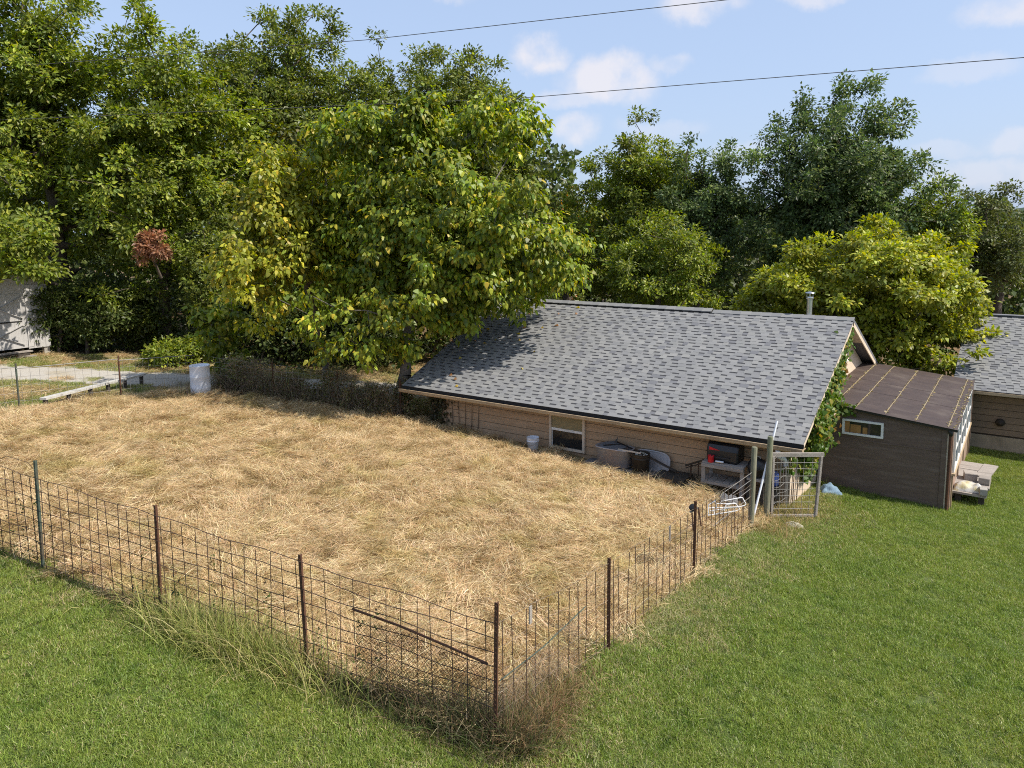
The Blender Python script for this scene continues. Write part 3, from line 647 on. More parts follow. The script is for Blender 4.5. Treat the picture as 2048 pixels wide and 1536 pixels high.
# ================================================================== second building behind the workshop
b2 = thing('outbuilding', 'brown clapboard outbuilding with grey shingles, standing behind the workshop', 'outbuilding', (6, 9.4, g(6, 9.4)))
m = MB(); m.box((2.35, 9.3, -1.55), (11, 9.42, -.25)); w = m.build('wall', 'wall_gap', b2)
siding(w, 9.299, 2.35, 11, -1.52, -.24, 'siding_brown', .185)
m = MB(); m.box((2.30, 9.27, -2.5), (11.05, 9.45, -1.552)); m.build('foundation', 'foundation', b2)
m = MB(); m.poly([(2.35, 9.43, -2.4), (2.35, 17.6, -2.4), (2.35, 17.6, -.25), (2.35, 13.5, 1.2), (2.35, 9.43, -.25)], .1, (-1, 0, 0)); m.build('gable_wall', 'siding_brown', b2)
m = MB(); slab(m, 1.95, 11.2, 8.85, -.2, 13.5, 1.46, .08); r2 = m.build('roof', 'shingle', b2, col=(.15, .15, .16))
m = MB(); slab(m, 1.95, 11.2, 18.15, -.2, 13.501, 1.459, .08); m.build('roof', 'shingle', b2, col=(.15, .15, .16))
shingle_roof(r2, 1.95, 7.5, 8.83, -.203, 13.5, 1.462, 34, 120, (3.0, 9, -.2))
m = MB(); m.bar((1.95, 13.5, 1.475), (11.2, 13.5, 1.475), .28, .03); m.build('ridge_cap', 'shingle', r2, col=(.2, .2, .21))
m = MB(); m.box((1.95, 8.80, -.30), (11.2, 8.845, -.225)); m.build('gutter', 'trim_tan', b2)
m = MB(); m.box((1.98, 8.86, -.32), (11.2, 9.29, -.305)); m.build('soffit', 'soffit', b2)
m = MB(); m.lathe([(.11, 0), (.12, .03), (.09, .10), (.0, .13)], (3.15, 9.275, -1.13), 12, axis=(0, -1, -.25)); m.build('dark_dome', 'brown_pail', b2)  # small dark dome put where the siding has a dark patch
m = MB(); m.box((2.32, 9.2, -2.1), (2.42, 9.265, -.33)); m.build('corner_board', 'ply_dark', b2)

# ================================================================== grey board shed at the wood's edge
ls = thing('board_shed', 'weathered grey board shed half hidden under the trees by the drive', 'shed', on(-28.6, -4.4))
X = -27.35; zf = g(X, -3)+.34; zt = zf+2.35; y0, y1 = -6.9, -1.92
m = MB(); m.box((-31, y0, zf), (X-.03, y1, zt)); m.build('wall', 'wood_greyv', ls)
y = y0; door = (-4.5, -2.85)
while y < y1-.01:
    yb = min(y+.2, y1)
    if not (door[0]-.05 < y < door[1]-.02):
        m = MB(); m.box((X-.029, y+.003, zf-.05), (X+.006*(1+int(y*10) % 2), yb-.003, zt)); m.build('board', 'wood_greyv', ls)
    y = yb
dm = MB(); dm.box((X-.029, door[0]-.04, zf), (X-.01, door[1]+.14, zf+2.05)); dr = dm.build('door', 'wood_greyv', ls)
for za, zc in ((.04, .96), (1.04, 2.0)):
    a_, b_ = (X, door[0]+.05, zf+za), (X, door[1]+.02, zf+zc)
    m = MB(); m.bar((X+.003, a_[1], a_[2]+.08), (X+.003, b_[1], b_[2]-.08), .02, .10, up=(1, 0, 0)); m.build('brace', 'wood_greyv', dr)
    m = MB(); m.bar((X+.006, a_[1], b_[2]-.08), (X+.006, b_[1], a_[2]+.08), .02, .10, up=(1, 0, 0)); m.build('brace', 'wood_greyv', dr)
m = MB(); m.box((X-.008, door[0], zf+.98), (X-.002, door[1], zf+1.03)); m.build('door_gap', 'gutter_inside', dr)
m = MB(); m.box((X-.005, door[1]+.15, zf+.02), (X+.022, door[1]+.32, zf+2.1)); m.build('door_jamb', 'wood_greyv', ls)
m = MB(); m.box((X+.02, door[1]+.19, zf+1.02), (X+.04, door[1]+.28, zf+1.10)); m.build('latch', 'black_metal', ls)
m = MB(); slab(m, -31.4, X+.35, y0-.3, zt, (y0+y1)/2, zt+1.1, .08); slab(m, -31.4, X+.35, y1+.3, zt, (y0+y1)/2, zt+1.1, .08); m.build('roof', 'wood_dark', ls)
m = MB(); m.poly([(X-.03, y0, zt), (X-.03, y1, zt), (X-.03, (y0+y1)/2, zt+1.)], .05, (1, 0, 0)); m.build('gable', 'wood_greyv', ls)
for y in (-6.8, -4.4, -2.05):
    m = MB(); m.box((X-.25, y-.1, g(X, y)-.1), (X-.04, y+.1, zf-.06)); m.build('pier', 'concrete', ls)
st = thing('wooden_steps', 'two plain grey wooden steps below the board shed door', 'steps', on(X+.35, -4.1))
for k in range(2):
    m = MB(); xx = X+.05+.26*k; zz = zf-.10-.16*k; m.box((xx, -4.7, zz-.03), (xx+.27, -2.7, zz+.012)); m.build('tread', 'wood_grey', st)
    m = MB(); m.box((xx+.02, -4.6, g(xx, -4)-.05), (xx+.24, -2.8, zz-.032)); m.build('riser', 'wood_dark', st)

# ================================================================== fences
def t_post(parent, x, y, h, mat, lean=(0, 0), name='post'):
    z = g(x, y); p0 = np.array([x, y, z-.15]); p1 = np.array([x+lean[0], y+lean[1], z+h]); m = MB()
    m.bar(p0, p1, .045, .009, up=(0, 1, 0)); d = np.array([0, .018, 0]); m.bar(p0+d, p1+d, .009, .034, up=(0, 1, 0))
    for k in range(int(h/.055)):
        q = p0+(p1-p0)*((.2+k*.055)/(h+.15)); m.box(q-[.009, .013, .008], q+[.009, -.004, .008])
    return m.build(name, mat, parent)
def wire_panel(parent, A, B, zlo, zhi, nv, hs, matv, math_, r=.0042, jit=.011, rh=None, sagw=.02):
    """welded stock panel between two plan points; zlo/zhi are (at A, at B); hs = fractions of height of the level wires"""
    A = np.array(A, float); B = np.array(B, float)
    def P(t, s): xy = A+(B-A)*t; zl = zlo[0]+(zlo[1]-zlo[0])*t; zh = zhi[0]+(zhi[1]-zhi[0])*t; return np.array([xy[0], xy[1], zl+(zh-zl)*s])
    for k in range(nv):
        t = (k+.5)/nv; a = rng.normal(0, jit, 3); b = rng.normal(0, jit, 3); b[2] = -abs(b[2])
        m = MB(); m.tube([P(t, 0)-[0, 0, .04]+a, P(t, .5)+(a+b)/2+rng.normal(0, .004, 3), P(t, 1)+b], r, 4, False); m.build('wire', matv, parent)
    for s in hs:
        n = 9; m = MB(); ph = rng.uniform(0, 6)
        m.tube([P(i/(n-1), s)+[0, 0, sagw*math.sin(i*1.3+ph)*(0 < i < n-1)] for i in range(n)], rh or r, 4, False); m.build('wire', math_, parent)
HS = (0.02, .14, .27, .39, .51, .63, .75, .87, 1.)
def fp(i): x = -.573-2.416*i; return np.array([x, fence_y(x)])
def ftop(i): return .513+.0605*2.44*i
f1 = thing('garden_fence', 'rusty welded wire fence with metal posts along the mown lawn side', 'fence', on(-5, fence_y(-5)))
tops = [1.49, 1.42, 1.48, 1.60, 1.5, 1.45]
for i in range(1, 5): t_post(f1, fp(i)[0], fp(i)[1], tops[i], 'post_green' if i == 3 else 'rust', lean=((-.05, 0) if i == 1 else (.02, .01)))
t_post(f1, -.573, fp(0)[1]-.01, tops[0]+.02, 'rust', lean=(.03, .02))
for i in range(5):
    A, B = fp(i+1), fp(i); wire_panel(f1, A, B, (g(*A)+.04, g(*B)+.04), (ftop(i+1), ftop(i)), 12, HS, 'rust_wire', 'rust_wire', .0055)
a_, b_ = fp(4), fp(3); m = MB(); m.tube([np.array([*(a_+(b_-a_)*t), ftop(3.5)+h]) for t, h in ((.3, .15), (.6, .02), (.75, .16), (.95, .13), (1., .05))], .004, 4, False); m.build('wire', 'rust_wire', f1)
# poultry netting over the corner
def netting(parent, A, B, h0, h1, mat, cell=.05, r=.0022):
    A = np.array(A); B = np.array(B); Ln = np.linalg.norm(B-A); m = MB(); H = max(h0, h1)
    def P(u, v): xy = A+(B-A)*u/Ln; return np.array([xy[0], xy[1]-.01, g(*xy)+.02+v+.012*math.sin(u*3+v*5)])
    for sgn in (1, -1):
        u = -H
        while u < Ln+H:
            pts = []
            for k in range(13):
                v = H*k/12; uu = u+sgn*v
                if 0 <= uu <= Ln and v <= h0+(h1-h0)*uu/Ln: pts.append(P(uu, v)+rng.normal(0, .004, 3))
            if len(pts) > 1: m.tube(pts, r, 3, False)
            u += cell
    return m.build('poultry_netting', mat, parent)
cA = fp(0)+(fp(1)-fp(0))*.72; netting(f1, cA, fp(0)+np.array([-.03, 0]), .95, .80, 'rust_wire')
m = MB(); m.tube([on(*cA, .97), on(*(cA+(fp(0)-cA)*.35), .94), on(*(cA+(fp(0)-cA)*.7), .88), on(*(fp(0)+[-.08, 0]), .83)], .013, 6); m.build('netting_rail', 'rust', f1)

f2 = thing('garden_side_fence', 'wire fence with thin dark pickets beside the dry grass strip', 'fence', on(-.56, -5.5))
pts2 = [(-.573, -9.896), (-.545, -7.46), (-.545, -4.50), (-.57, -1.45)]
t_post(f2, pts2[1][0], pts2[1][1], 1.24, 'rust'); t_post(f2, pts2[2][0], pts2[2][1], 1.27, 'rust', lean=(.015, -.03))
hh = [1.27, 1.17, 1.14, 1.12]
for i in range(3):
    A, B = pts2[i], pts2[i+1]; n = (11, 13, 14)[i]
    wire_panel(f2, A, B, (g(*A)+.03, g(*B)+.03), (g(*A)+hh[i], g(*B)+hh[i+1]), n, (.06, .22, .4, .58, .79, 1.), 'rust_wire', 'wire_dull', .0055, .016, .0024)
for k, z in enumerate((.62, .78, .95, 1.09)):
    m = MB(); m.tube([on(-.56, -3.6+.5*k*.3, z-.02), on(-.57, -1.45, z+.03)], .006, 5, False); m.build('stretched_wire', 'zinc_wire', f2)
netting(f2, (-.573, -9.85), (-.56, -8.1), .62, .78, 'wire_dull', .06, .0014)
m = MB(); m.tube([on(-.575, -9.8, .64), on(-.56, -9.0, .68), on(-.555, -8.05, .80)], .007, 6); m.build('netting_rail', 'post_green', f2)
# wooden posts by the gate opening
def round_post(x, y, h, r, label, lean=(0, 0)):
    m = MB(); z = g(x, y); m.tube([(x-lean[0]*.1, y, z-.2), (x+lean[0]*.5, y+lean[1]*.5, z+h*.5), (x+lean[0], y+lean[1], z+h-.012), (x+lean[0], y+lean[1], z+h)], [r*1.05, r, r*.97, r*.86], 14)
    tag(m.build('wooden_post', 'wood_green', org=(x, y, z)), label, 'post')
round_post(-.575, -1.42, 1.62, .055, 'round mossy wooden post where the wire side fence ends', (.03, .0))
round_post(-.50, -.62, 1.70, .058, 'taller mossy wooden post that carries the garden gate', (.03, 0))
# gate, standing open
gt = thing('garden_gate', 'weathered timber framed garden gate filled with wire grid, standing open', 'gate', on(-.42, -.52))
A = np.array([-.425, -.55]); B = np.array([.30, .02]); zg = g(*A)+.06; hg = 1.24; tl = np.array([.03, .01])
def gp(t, s): xy = A+(B-A)*t+tl*t*s*2; return np.array([xy[0], xy[1], zg-.02*t+hg*s])
for t in (0, 1): m = MB(); m.bar(gp(t, 0), gp(t, 1), .075, .045, up=(B[0]-A[0], B[1]-A[1], 0), bev=.004); m.build('stile', 'wood_grey', gt)
for s, ext in ((1.02, .05), (-.005, 0.)): m = MB(); m.bar(gp(-ext, s), gp(1+ext, s), .05, .085 if s > .5 else .05, bev=.004); m.build('rail', 'wood_grey', gt)
for k in range(1, 6): m = MB(); m.tube([gp(k/6, .02)+rng.normal(0, .006, 3), gp(k/6, .97)+rng.normal(0, .006, 3)], .0055, 5, False); m.build('wire', 'zinc_wire', gt)
for k in range(1, 9): m = MB(); m.tube([gp(.02, k/9)+rng.normal(0, .006, 3), gp(.5, k/9)+rng.normal(0, .006, 3), gp(.98, k/9)+rng.normal(0, .006, 3)], .0055, 5, False); m.build('wire', 'zinc_wire', gt)
# short grid between gate post and house corner
f4 = thing('wire_grid', 'short piece of galvanized wire grid between the gate post and house corner', 'wire grid', on(-.42, -.1))
wire_panel(f4, (-.49, -.5), (-.37, .40), (g(-.45, -.5)+.03, g(-.4, .4)+.03), (g(-.45, -.5)+1.2, g(-.4, .4)+1.2), 6, (.03, .16, .3, .44, .58, .72, .86, 1.), 'zinc_wire', 'zinc_wire', .004)
# pale pole leaning at the gate
m = MB(); m.tube([on(-.66, -1.02), (-.56, -.62, -.5), (-.46, -.22, .47)], .021, 10); tag(m.build('pale_pole', 'white_plastic', org=on(-.66, -1.02)), 'long pale pole leaning up past the gate post to the gutter', 'pole')
# far fences
f3 = thing('far_side_fence', 'low wire fence with two metal posts in front of the gravel drive', 'fence', on(-18.35, -6))
FB = [(-18.3, -11.8), (-18.3, -9.4), (-18.33, -6.83), (-18.39, -4.08), (-18.2, -1.75)]
for (x, y), mt in zip(FB[1:4], ('rust', 'post_green', 'rust')): t_post(f3, x, y, 1.25, mt)
for i in range(4):
    A, B = FB[i], FB[i+1]; wire_panel(f3, A, B, (g(*A)+.03, g(*B)+.03), (g(*A)+1.10, g(*B)+1.14), 12, (.05, .2, .4, .6, .8), 'zinc_wire', 'zinc_wire', .0035)
    m = MB(); m.tube([on(*A, 1.11), on(*B, 1.15)], .012, 6, False); m.build('top_rail', 'zinc_wire', f3)
f5 = thing('back_fence', 'wire fence overgrown with dead vines between the white barrel and house', 'fence', on(-14, -.9))
BB = [(-17.6, -1.55), (-15.4, -.95), (-13.2, -.35), (-11.15, .15)]
for x, y in BB[1:]: t_post(f5, x, y, 1.2, 'rust')
for i in range(3):
    A, B = BB[i], BB[i+1]; wire_panel(f5, A, B, (g(*A)+.03, g(*B)+.03), (g(*A)+1.15, g(*B)+1.15), 11, (.1, .3, .5, .7, .85, 1.), 'zinc_wire', 'zinc_wire', .0035)

# ================================================================== things in the garden
# white barrel
bx, by = -17.1, -2.3; bz = g(bx, by)
m = MB(); m.lathe([(r_, z_*1.12) for r_, z_ in [(.275, 0), (.29, .02), (.292, .28), (.30, .30), (.292, .32), (.292, .58), (.30, .60), (.292, .62), (.288, .87), (.30, .885), (.30, .905), (.27, .905), (.262, .85)]], (bx, by, bz-.01), 28)
tag(m.build('barrel', 'white_plastic', org=(bx, by, bz)), 'white plastic barrel standing at the far corner of the garden', 'barrel')
# low plank on short legs by the far fence
pa, pb = np.array([-18.05, -6.35]), np.array([-19.9, -2.5])
pa3, pb3 = on(*pa, .27), on(*pb, .34); pl = thing('plank_bench', 'long weathered white plank bench on short legs by the far fence', 'bench', on(*((pa+pb)/2)))
m = MB(); m.bar(pa3, pb3, .20, .06); m.build('seat', 'wood_pale', pl)
for t in (.02, .22, .42, .6, .78, .97):
    q = pa+(pb-pa)*t; zt_ = pa3[2]+(pb3[2]-pa3[2])*t; m = MB(); m.box((q[0]-.05, q[1]-.04, g(*q)-.05), (q[0]+.05, q[1]+.04, zt_-.031)); m.build('leg', 'wood_dark', pl)
# bucket
def bucket(x, y, z, h, r0, r1, mat, name, label, rim=True):
    m = MB(); pr = [(r0*.9, 0), (r0, .01), (r0+(r1-r0)*.72, h*.72)]
    if rim: pr += [(r1*1.04, h*.74), (r1*1.04, h*.77), (r1*.97, h*.78), (r1*.985, h*.86), (r1*1.05, h*.87), (r1*1.05, h*.89)]
    pr += [(r1, h*.97), (r1*1.04, h*.975), (r1*1.04, h), (r1*.95, h), (r0*.9, h*.25), (0.001, h*.24)]
    m.lathe(pr, (x, y, z), 22); return tag(m.build(name, mat, org=(x, y, z)), label, 'bucket')
bk = bucket(-6.56, .08, g(-6.56, .08), .38, .125, .155, 'white_plastic', 'bucket', 'white plastic bucket standing left of the house window')
m = MB(); zc = g(-6.56, .08)
m.tube([(-6.56+.165*math.cos(a), .08-.02-.14*math.sin(a), zc+.30-.10*math.sin(a)) for a in np.linspace(0, math.pi, 10)], .004, 5); m.build('bail', 'zinc_wire', bk)
# dark slabs along the wall foot
for k, (xa, xb, lab) in enumerate(((-5.0, -4.13, 'dark paving slab under the big washtub'), (-4.09, -3.2, 'dark paving slab under the stone filled pail'))):
    m = MB(); z = g((xa+xb)/2, .1); m.bar((xa, .1, z+.09), (xb, .08, z+.075), .44, .16, bev=.01); tag(m.build('paving_slab', 'slab_dark', org=((xa+xb)/2, .1, z)), lab, 'slab')
# washtub
tz = g(-4.4, .1)+.165; tb = thing('washtub', 'big grey galvanized washtub piled with scrap at the wall', 'washtub', (-4.27, .12, tz))
def oval(m, c, prof, n=32, p=3.2):
    vs = []
    for a, b, z in prof:
        for k in range(n):
            t = TAU*k/n; ct, s_ = math.cos(t), math.sin(t); vs.append((c[0]+a*math.copysign(abs(ct)**(2/p), ct), c[1]+b*math.copysign(abs(s_)**(2/p), s_), c[2]+z))
    mm = len(prof); m._add(vs, [(i*n+k, i*n+(k+1) % n, (i+1)*n+(k+1) % n, (i+1)*n+k) for i in range(mm-1) for k in range(n)], True)
    m._add(vs[:n], [tuple(range(n))[::-1]])
m = MB(); oval(m, (-4.27, .12, tz), [(.39, .20, 0), (.42, .225, .02), (.455, .25, .42), (.475, .265, .43), (.475, .265, .45), (.445, .235, .45), (.42, .215, .30), (.1, .05, .29)]); m.build('tub', 'galvanized', tb)
for s_ in (-1, 1):
    m = MB(); m.tube([(-4.27+s_*.47, .12+dy, tz+dz) for dy, dz in ((-.07, .36), (-.08, .33), (0, .30), (.08, .33), (.07, .36))], .010, 6); m.build('handle', 'galvanized', tb)
sc = thing('scrap_metal', 'dented grey sheet metal scraps lying in the washtub', 'scrap', (-4.3, .12, tz+.30))
m = MB(); m.poly([(-4.62, -.05, tz+.44), (-4.1, -.06, tz+.42), (-4.0, .25, tz+.47), (-4.35, .30, tz+.53), (-4.6, .22, tz+.49)], .012, (0, 0, 1)); m.build('sheet', 'slab_dark', sc)
m = MB(); m._add([(-4.36, .22, tz+.50), (-4.27, .20, tz+.50), (-4.24, .24, tz+.68), (-4.35, .26, tz+.50)], [(0, 1, 2), (1, 3, 2), (3, 0, 2), (0, 3, 1)]); m.build('spike', 'black_metal', sc)
m = MB(); m.bar((-4.52, .0, tz+.47), (-4.15, .22, tz+.50), .02, .02); m.bar((-4.3, .27, tz+.52), (-3.62, .14, tz+.40), .03, .025); m.build('bar', 'black_metal', sc)
m = MB(); m.bar((-4.1, -.06, tz+.455), (-3.5, -.12, tz+.47), .035, .025); tag(m.build('wooden_stick', 'trim_cream'), 'pale wooden stick resting across the washtub rim', 'stick')
# brown pail with stones
pz = g(-3.55, .02)+.155
pb_ = bucket(-3.55, .0, pz, .46, .19, .205, 'brown_pail', 'pail', 'dark brown metal pail full of small pale stones', True)
for k in range(18):
    a = rng.uniform(0, TAU); r = .155*math.sqrt(rng.random()); c = (-3.55+r*math.cos(a), r*math.sin(a), pz+.40+.05*(1-r/.16)+rng.uniform(0, .02)); s_ = rng.uniform(.02, .034)
    m = MB(); m.lathe([(.001, -s_*.8), (s_*.9, -s_*.3), (s_, .1*s_), (s_*.6, s_*.7), (.001, s_*.85)], c, 7, rng.uniform(.8, 1.2), rng.uniform(.8, 1.2))
    tag(m.build('pebble', ('stone', 'concrete', 'white_paint')[k % 3]), 'small pale stone heaped in the brown pail', 'stone', 'stones heaped in the brown pail')
# round cornered metal pan leaning on the wall
m = MB(); c = np.array([-3.42, .40, pz-.06]); n_ = 24; ring = []
for k in range(n_):
    t = TAU*k/n_; ct, s_ = math.cos(t), math.sin(t); u = .47*math.copysign(abs(ct)**.62, ct); v = .27*math.copysign(abs(s_)**.62, s_)+.27; ring.append((u, v))
def pw(u, v, d): return np.array([c[0]+u, c[1]-.16+v*.30-d, c[2]+v*.93+d*.3])
m._add([pw(u, v, 0) for u, v in ring]+[pw(u, v, .05) for u, v in ring]+[pw(u*.9, (v-.27)*.9+.27, .05) for u, v in ring]+[pw(u*.88, (v-.27)*.88+.27, .01) for u, v in ring],
       [(i+a*n_, (i+1) % n_+a*n_, (i+1) % n_+(a+1)*n_, i+(a+1)*n_) for a in range(3) for i in range(n_)]+[tuple(range(n_))[::-1], tuple(range(3*n_, 4*n_))])
tag(m.build('metal_pan', 'galvanized'), 'large shallow grey metal pan leaning against the wall behind the pail', 'pan')
m = MB(); m.bar((-3.42, .08, pz+.38), (-2.75, .16, pz+.12), .07, .03); m.bar((-3.42, .08, pz+.38), (-3.40, .08, pz-.1), .03, .03); tag(m.build('dark_plank', 'wood_dark'), 'narrow dark plank sloping down from the pail along the wall', 'plank')
# dark crate with an orange panel
cz_ = g(-2.8, .05); cr = thing('dark_crate', 'low dark wooden crate with a small orange panel on its front', 'crate', (-2.8, .05, cz_))
for k in range(3): m = MB(); m.box((-3.15, -.22, cz_+.0+.085*k), (-2.42, -.20, cz_+.08+.085*k)); m.build('slat', 'wood_dark', cr)
m = MB(); m.box((-3.15, -.199, cz_), (-2.42, .36, cz_+.24)); m.build('box', 'wood_dark', cr)
m = MB(); m.box((-2.97, -.228, cz_+.10), (-2.70, -.2205, cz_+.21)); op_ = m.build('panel', 'orange_panel', cr)
m = MB(); m.lathe([(.001, 0), (.014, 0), (.014, .004)], (-2.83, -.2285, cz_+.155), 10, axis=(0, -1, 0)); m.build('knob_hole', 'black_metal', op_)
# iron bars by the bench
ib = thing('iron_frame', 'dark bent iron frame standing in dry brush beside the workbench', 'iron frame', on(-2.25, .2))
m = MB(); z = g(-2.25, .2); m.bar((-2.52, .12, z+.52), (-2.02, .22, z+.74), .03, .04); m.bar((-2.50, .08, z+.48), (-2.02, .18, z+.68), .02, .02); m.build('arm', 'black_metal', ib)
m = MB(); m.bar((-2.42, .16, z), (-2.40, .16, z+.56), .025, .025); m.bar((-2.25, .2, z), (-2.24, .2, z+.64), .02, .02); m.build('leg', 'rust', ib)
# workbench
wz = g(-1.6, 0); wb = thing('workbench', 'grey two tier wooden workbench under the eave, carrying a black cooker', 'workbench', (-1.55, .05, wz))
bt, bs = -.66, -1.05
for k in range(4): yk = -.14+.135*k; m = MB(); m.bar((-2.02, yk, bt), (-1.12, yk, bt), .125, .035, bev=.003); m.build('top_board', 'wood_grey', wb)
m = MB(); m.bar((-2.02, -.22, bt-.05), (-1.12, -.22, bt-.05), .03, .07); m.build('apron', 'wood_grey', wb)
for k in range(6): xk = -1.97+.16*k; m = MB(); m.bar((xk, -.19, bs), (xk, .32, bs), .145, .025); m.build('shelf_board', 'wood_grey', wb)
m = MB(); m.bar((-2.03, -.215, bs-.035), (-1.1, -.215, bs-.035), .03, .06); m.build('shelf_rail', 'wood_grey', wb)
for x, y in ((-1.99, -.18), (-1.15, -.18), (-1.99, .31), (-1.15, .31)): m = MB(); m.box((x-.04, y-.02, g(x, y)-.05), (x+.04, y+.02, bt-.018)); m.build('leg', 'wood_grey', wb)
# cooker
ck = thing('black_cooker', 'black metal barrel cooker with a red arrow, standing on the workbench', 'cooker', (-1.55, .12, bt+.018))
m = MB(); prof = [(-.20, 0), (.22, 0), (.24, .05), (.24, .26), (.20, .37), (.10, .42), (-.08, .42), (-.18, .37), (-.22, .26), (-.22, .05)]
x0_, x1_ = -1.96, -1.28; n_ = len(prof); R_ = [(.0, .9), (.03, 1.), (.65, 1.), (.68, .9)]
vs_ = [(x0_+a, .12+p*s_, bt+.018+.21+(q-.21)*s_) for a, s_ in R_ for p, q in prof]; m._add(vs_, [(i*n_+k, i*n_+(k+1) % n_, (i+1)*n_+(k+1) % n_, (i+1)*n_+k) for i in range(3) for k in range(n_)]+[tuple(range(n_)), tuple(range(3*n_, 4*n_))[::-1]])
m.build('body', 'black_metal', ck)
m = MB(); m._add([(-1.90, -.105, bt+.34), (-1.90, -.105, bt+.27), (-1.66, -.112, bt+.285), (-1.90, -.10, bt+.345)], [(0, 1, 2)]); m.build('red_arrow', 'red_paint', ck)
m = MB(); m.tube([(-1.8, -.16, bt+.14), (-1.45, -.16, bt+.14)], .012, 6); m.tube([(-1.8, -.10, bt+.14), (-1.8, -.16, bt+.14)], .008, 5); m.tube([(-1.45, -.10, bt+.14), (-1.45, -.16, bt+.14)], .008, 5); m.build('handle', 'black_metal', ck)
m = MB(); m.lathe([(.03, 0), (.03, .03), (.02, .045), (.001, .05)], (-1.78, .1, bt+.436), 10); m.build('lid_knob', 'trim_cream', ck)
m = MB(); m.lathe([(.063, 0), (.066, .01), (.066, .13), (.07, .135), (.07, .145), (.058, .145), (.056, .11), (.001, .11)], (-1.84, -.155, bt+.0185), 18); tag(m.build('red_can', 'red_paint'), 'small red can standing on the front edge of the workbench', 'can')
m = MB(); m.lathe([(.03, 0), (.032, .005), (.032, .17), (.03, .175)], (-1.73, -.17, bt+.052), 14, axis=(1, .05, 0)); tag(m.build('grey_can', 'steel'), 'small grey can lying on its side next to the red can', 'can')
# second rough shelf and clutter by the gutter pipe
s2 = thing('low_stand', 'rough grey plank stand between the workbench and house corner', 'stand', on(-.88, .1))
m = MB(); m.bar((-1.06, -.05, -.86), (-.70, -.02, -.88), .28, .05); m.build('top_board', 'wood_grey', s2)
for x, y in ((-1.02, -.12), (-.74, -.1), (-1.02, .08), (-.74, .08)): m = MB(); m.box((x-.03, y-.02, g(x, y)-.05), (x+.03, y+.02, -.888)); m.build('leg', 'wood_dark', s2)
def drum(c, r, h, mat, name, label, cat, org=None):
    m = MB(); m.lathe([(r*.9, 0), (r, .02), (r, h*.7), (r*.85, h*.85), (r*.3, h*.92), (r*.28, h), (.001, h)], c, 18); o = m.build(name, mat, org=c); return tag(o, label, cat)
kg = thing('kettle_grill', 'round black kettle grill standing on the low plank stand', 'grill', (-.88, -.03, -.834))
m = MB(); m.lathe([(.10, 0), (.17, .08), (.20, .20), (.205, .21), (.19, .21), (.001, .20)], (-.88, -.03, -.834), 20); m.build('bowl', 'black_metal', kg)
m = MB(); m.lathe([(.205, .212), (.20, .26), (.16, .35), (.08, .40), (.001, .415)], (-.88, -.03, -.834), 20); gl = m.build('lid', 'black_metal', kg)
m = MB(); m.tube([(-.94, -.03, -.44), (-.93, -.03, -.40), (-.83, -.03, -.40), (-.82, -.03, -.44)], .012, 6); m.build('handle', 'wood_grey', gl)
drum((-.62, .20, g(-.62, .2)+.48), .12, .34, 'blue_plastic', 'blue_jug', 'deep blue plastic jug standing on an upturned pail by the corner', 'jug')
bucket(-.62, .20, g(-.62, .2), .478, .15, .14, 'black_metal', 'black_pail', 'black pail under the deep blue jug by the house corner', False)
V, F = pillow(None, .5, .35, .22, .3, 'slab_dark', 9, .25)
tag(link('tarpaulin', mesh_np('tarpaulin', V, F, 'slab_dark', smooth=True), None, on(-1.35, -.48, .0)), 'crumpled grey tarpaulin on the ground below the workbench', 'tarpaulin')
# hanging white wire rack (rods follow its bent shape), hung on the side fence
def rk(x, y): return dep(1300+x/6.98, 960+y/6.98, 13.25)
rack = thing('wire_rack', 'white bent wire rack hung on top of the side fence', 'rack', rk(1000, 480))
for pts in ([(805, 500), (805, 370), (820, 345), (900, 285), (935, 275)], [(805, 375), (820, 392), (1240, 372), (1320, 350), (1335, 330), (1300, 250), (1285, 243), (1010, 300)], [(805, 490), (1190, 430), (1240, 405), (1200, 328), (1185, 322), (1050, 345), (1020, 430)], [(890, 372), (895, 475)], [(940, 330), (1200, 330)], [(830, 430), (1180, 385)], [(915, 280), (920, 380)]):
    m = MB(); m.tube([rk(*p)+np.array([.02*math.sin(p[0]), 0, 0]) for p in pts], .0085, 6); m.build('rod', 'white_wire', rack)
# pulley tool at the fence post
def tk(x, y, d=12.05): return dep(1300+x/6.98, 960+y/6.98, d)
tl_ = thing('pulley_tool', 'black pulley tool with dangling rods tied to the fence post', 'tool', tk(620, 430))
m = MB(); ax = -ray(1390, 1015); ax = ax/np.linalg.norm(ax); m.lathe([(.001, -.02), (.05, -.02), (.062, -.012), (.05, 0), (.062, .012), (.05, .02), (.001, .02)], tk(600, 385), 16, axis=tuple(ax)); m.build('wheel', 'black_metal', tl_)
m = MB(); m.bar(tk(560, 450), tk(665, 385), .02, .03); m.build('arm', 'zinc_wire', tl_)
for a_, b_ in (((585, 460), (612, 720)), ((680, 380), (712, 640))): m = MB(); m.tube([tk(*a_), tk(*b_)], .011, 6); m.build('rod', 'rust', tl_)
# two slips of grey wood hung on the fence
for (xa, ya, xb, yb, X, lab) in ((1061, 1212, 1065, 1244, -.56, 'grey wooden slip hung on the side fence beside the corner post'), (1340, 1052, 1346, 1076, -.56, 'grey wooden slip hung on the side fence near the pulley tool')):
    m = MB(); a_, b_ = atx(xa, ya, X), atx(xb, yb, X); b_[1] = a_[1]; m.bar(a_, b_, .05, .012, up=(1, 0, 0)); tag(m.build('wooden_slip', 'wood_grey'), lab, 'slip')
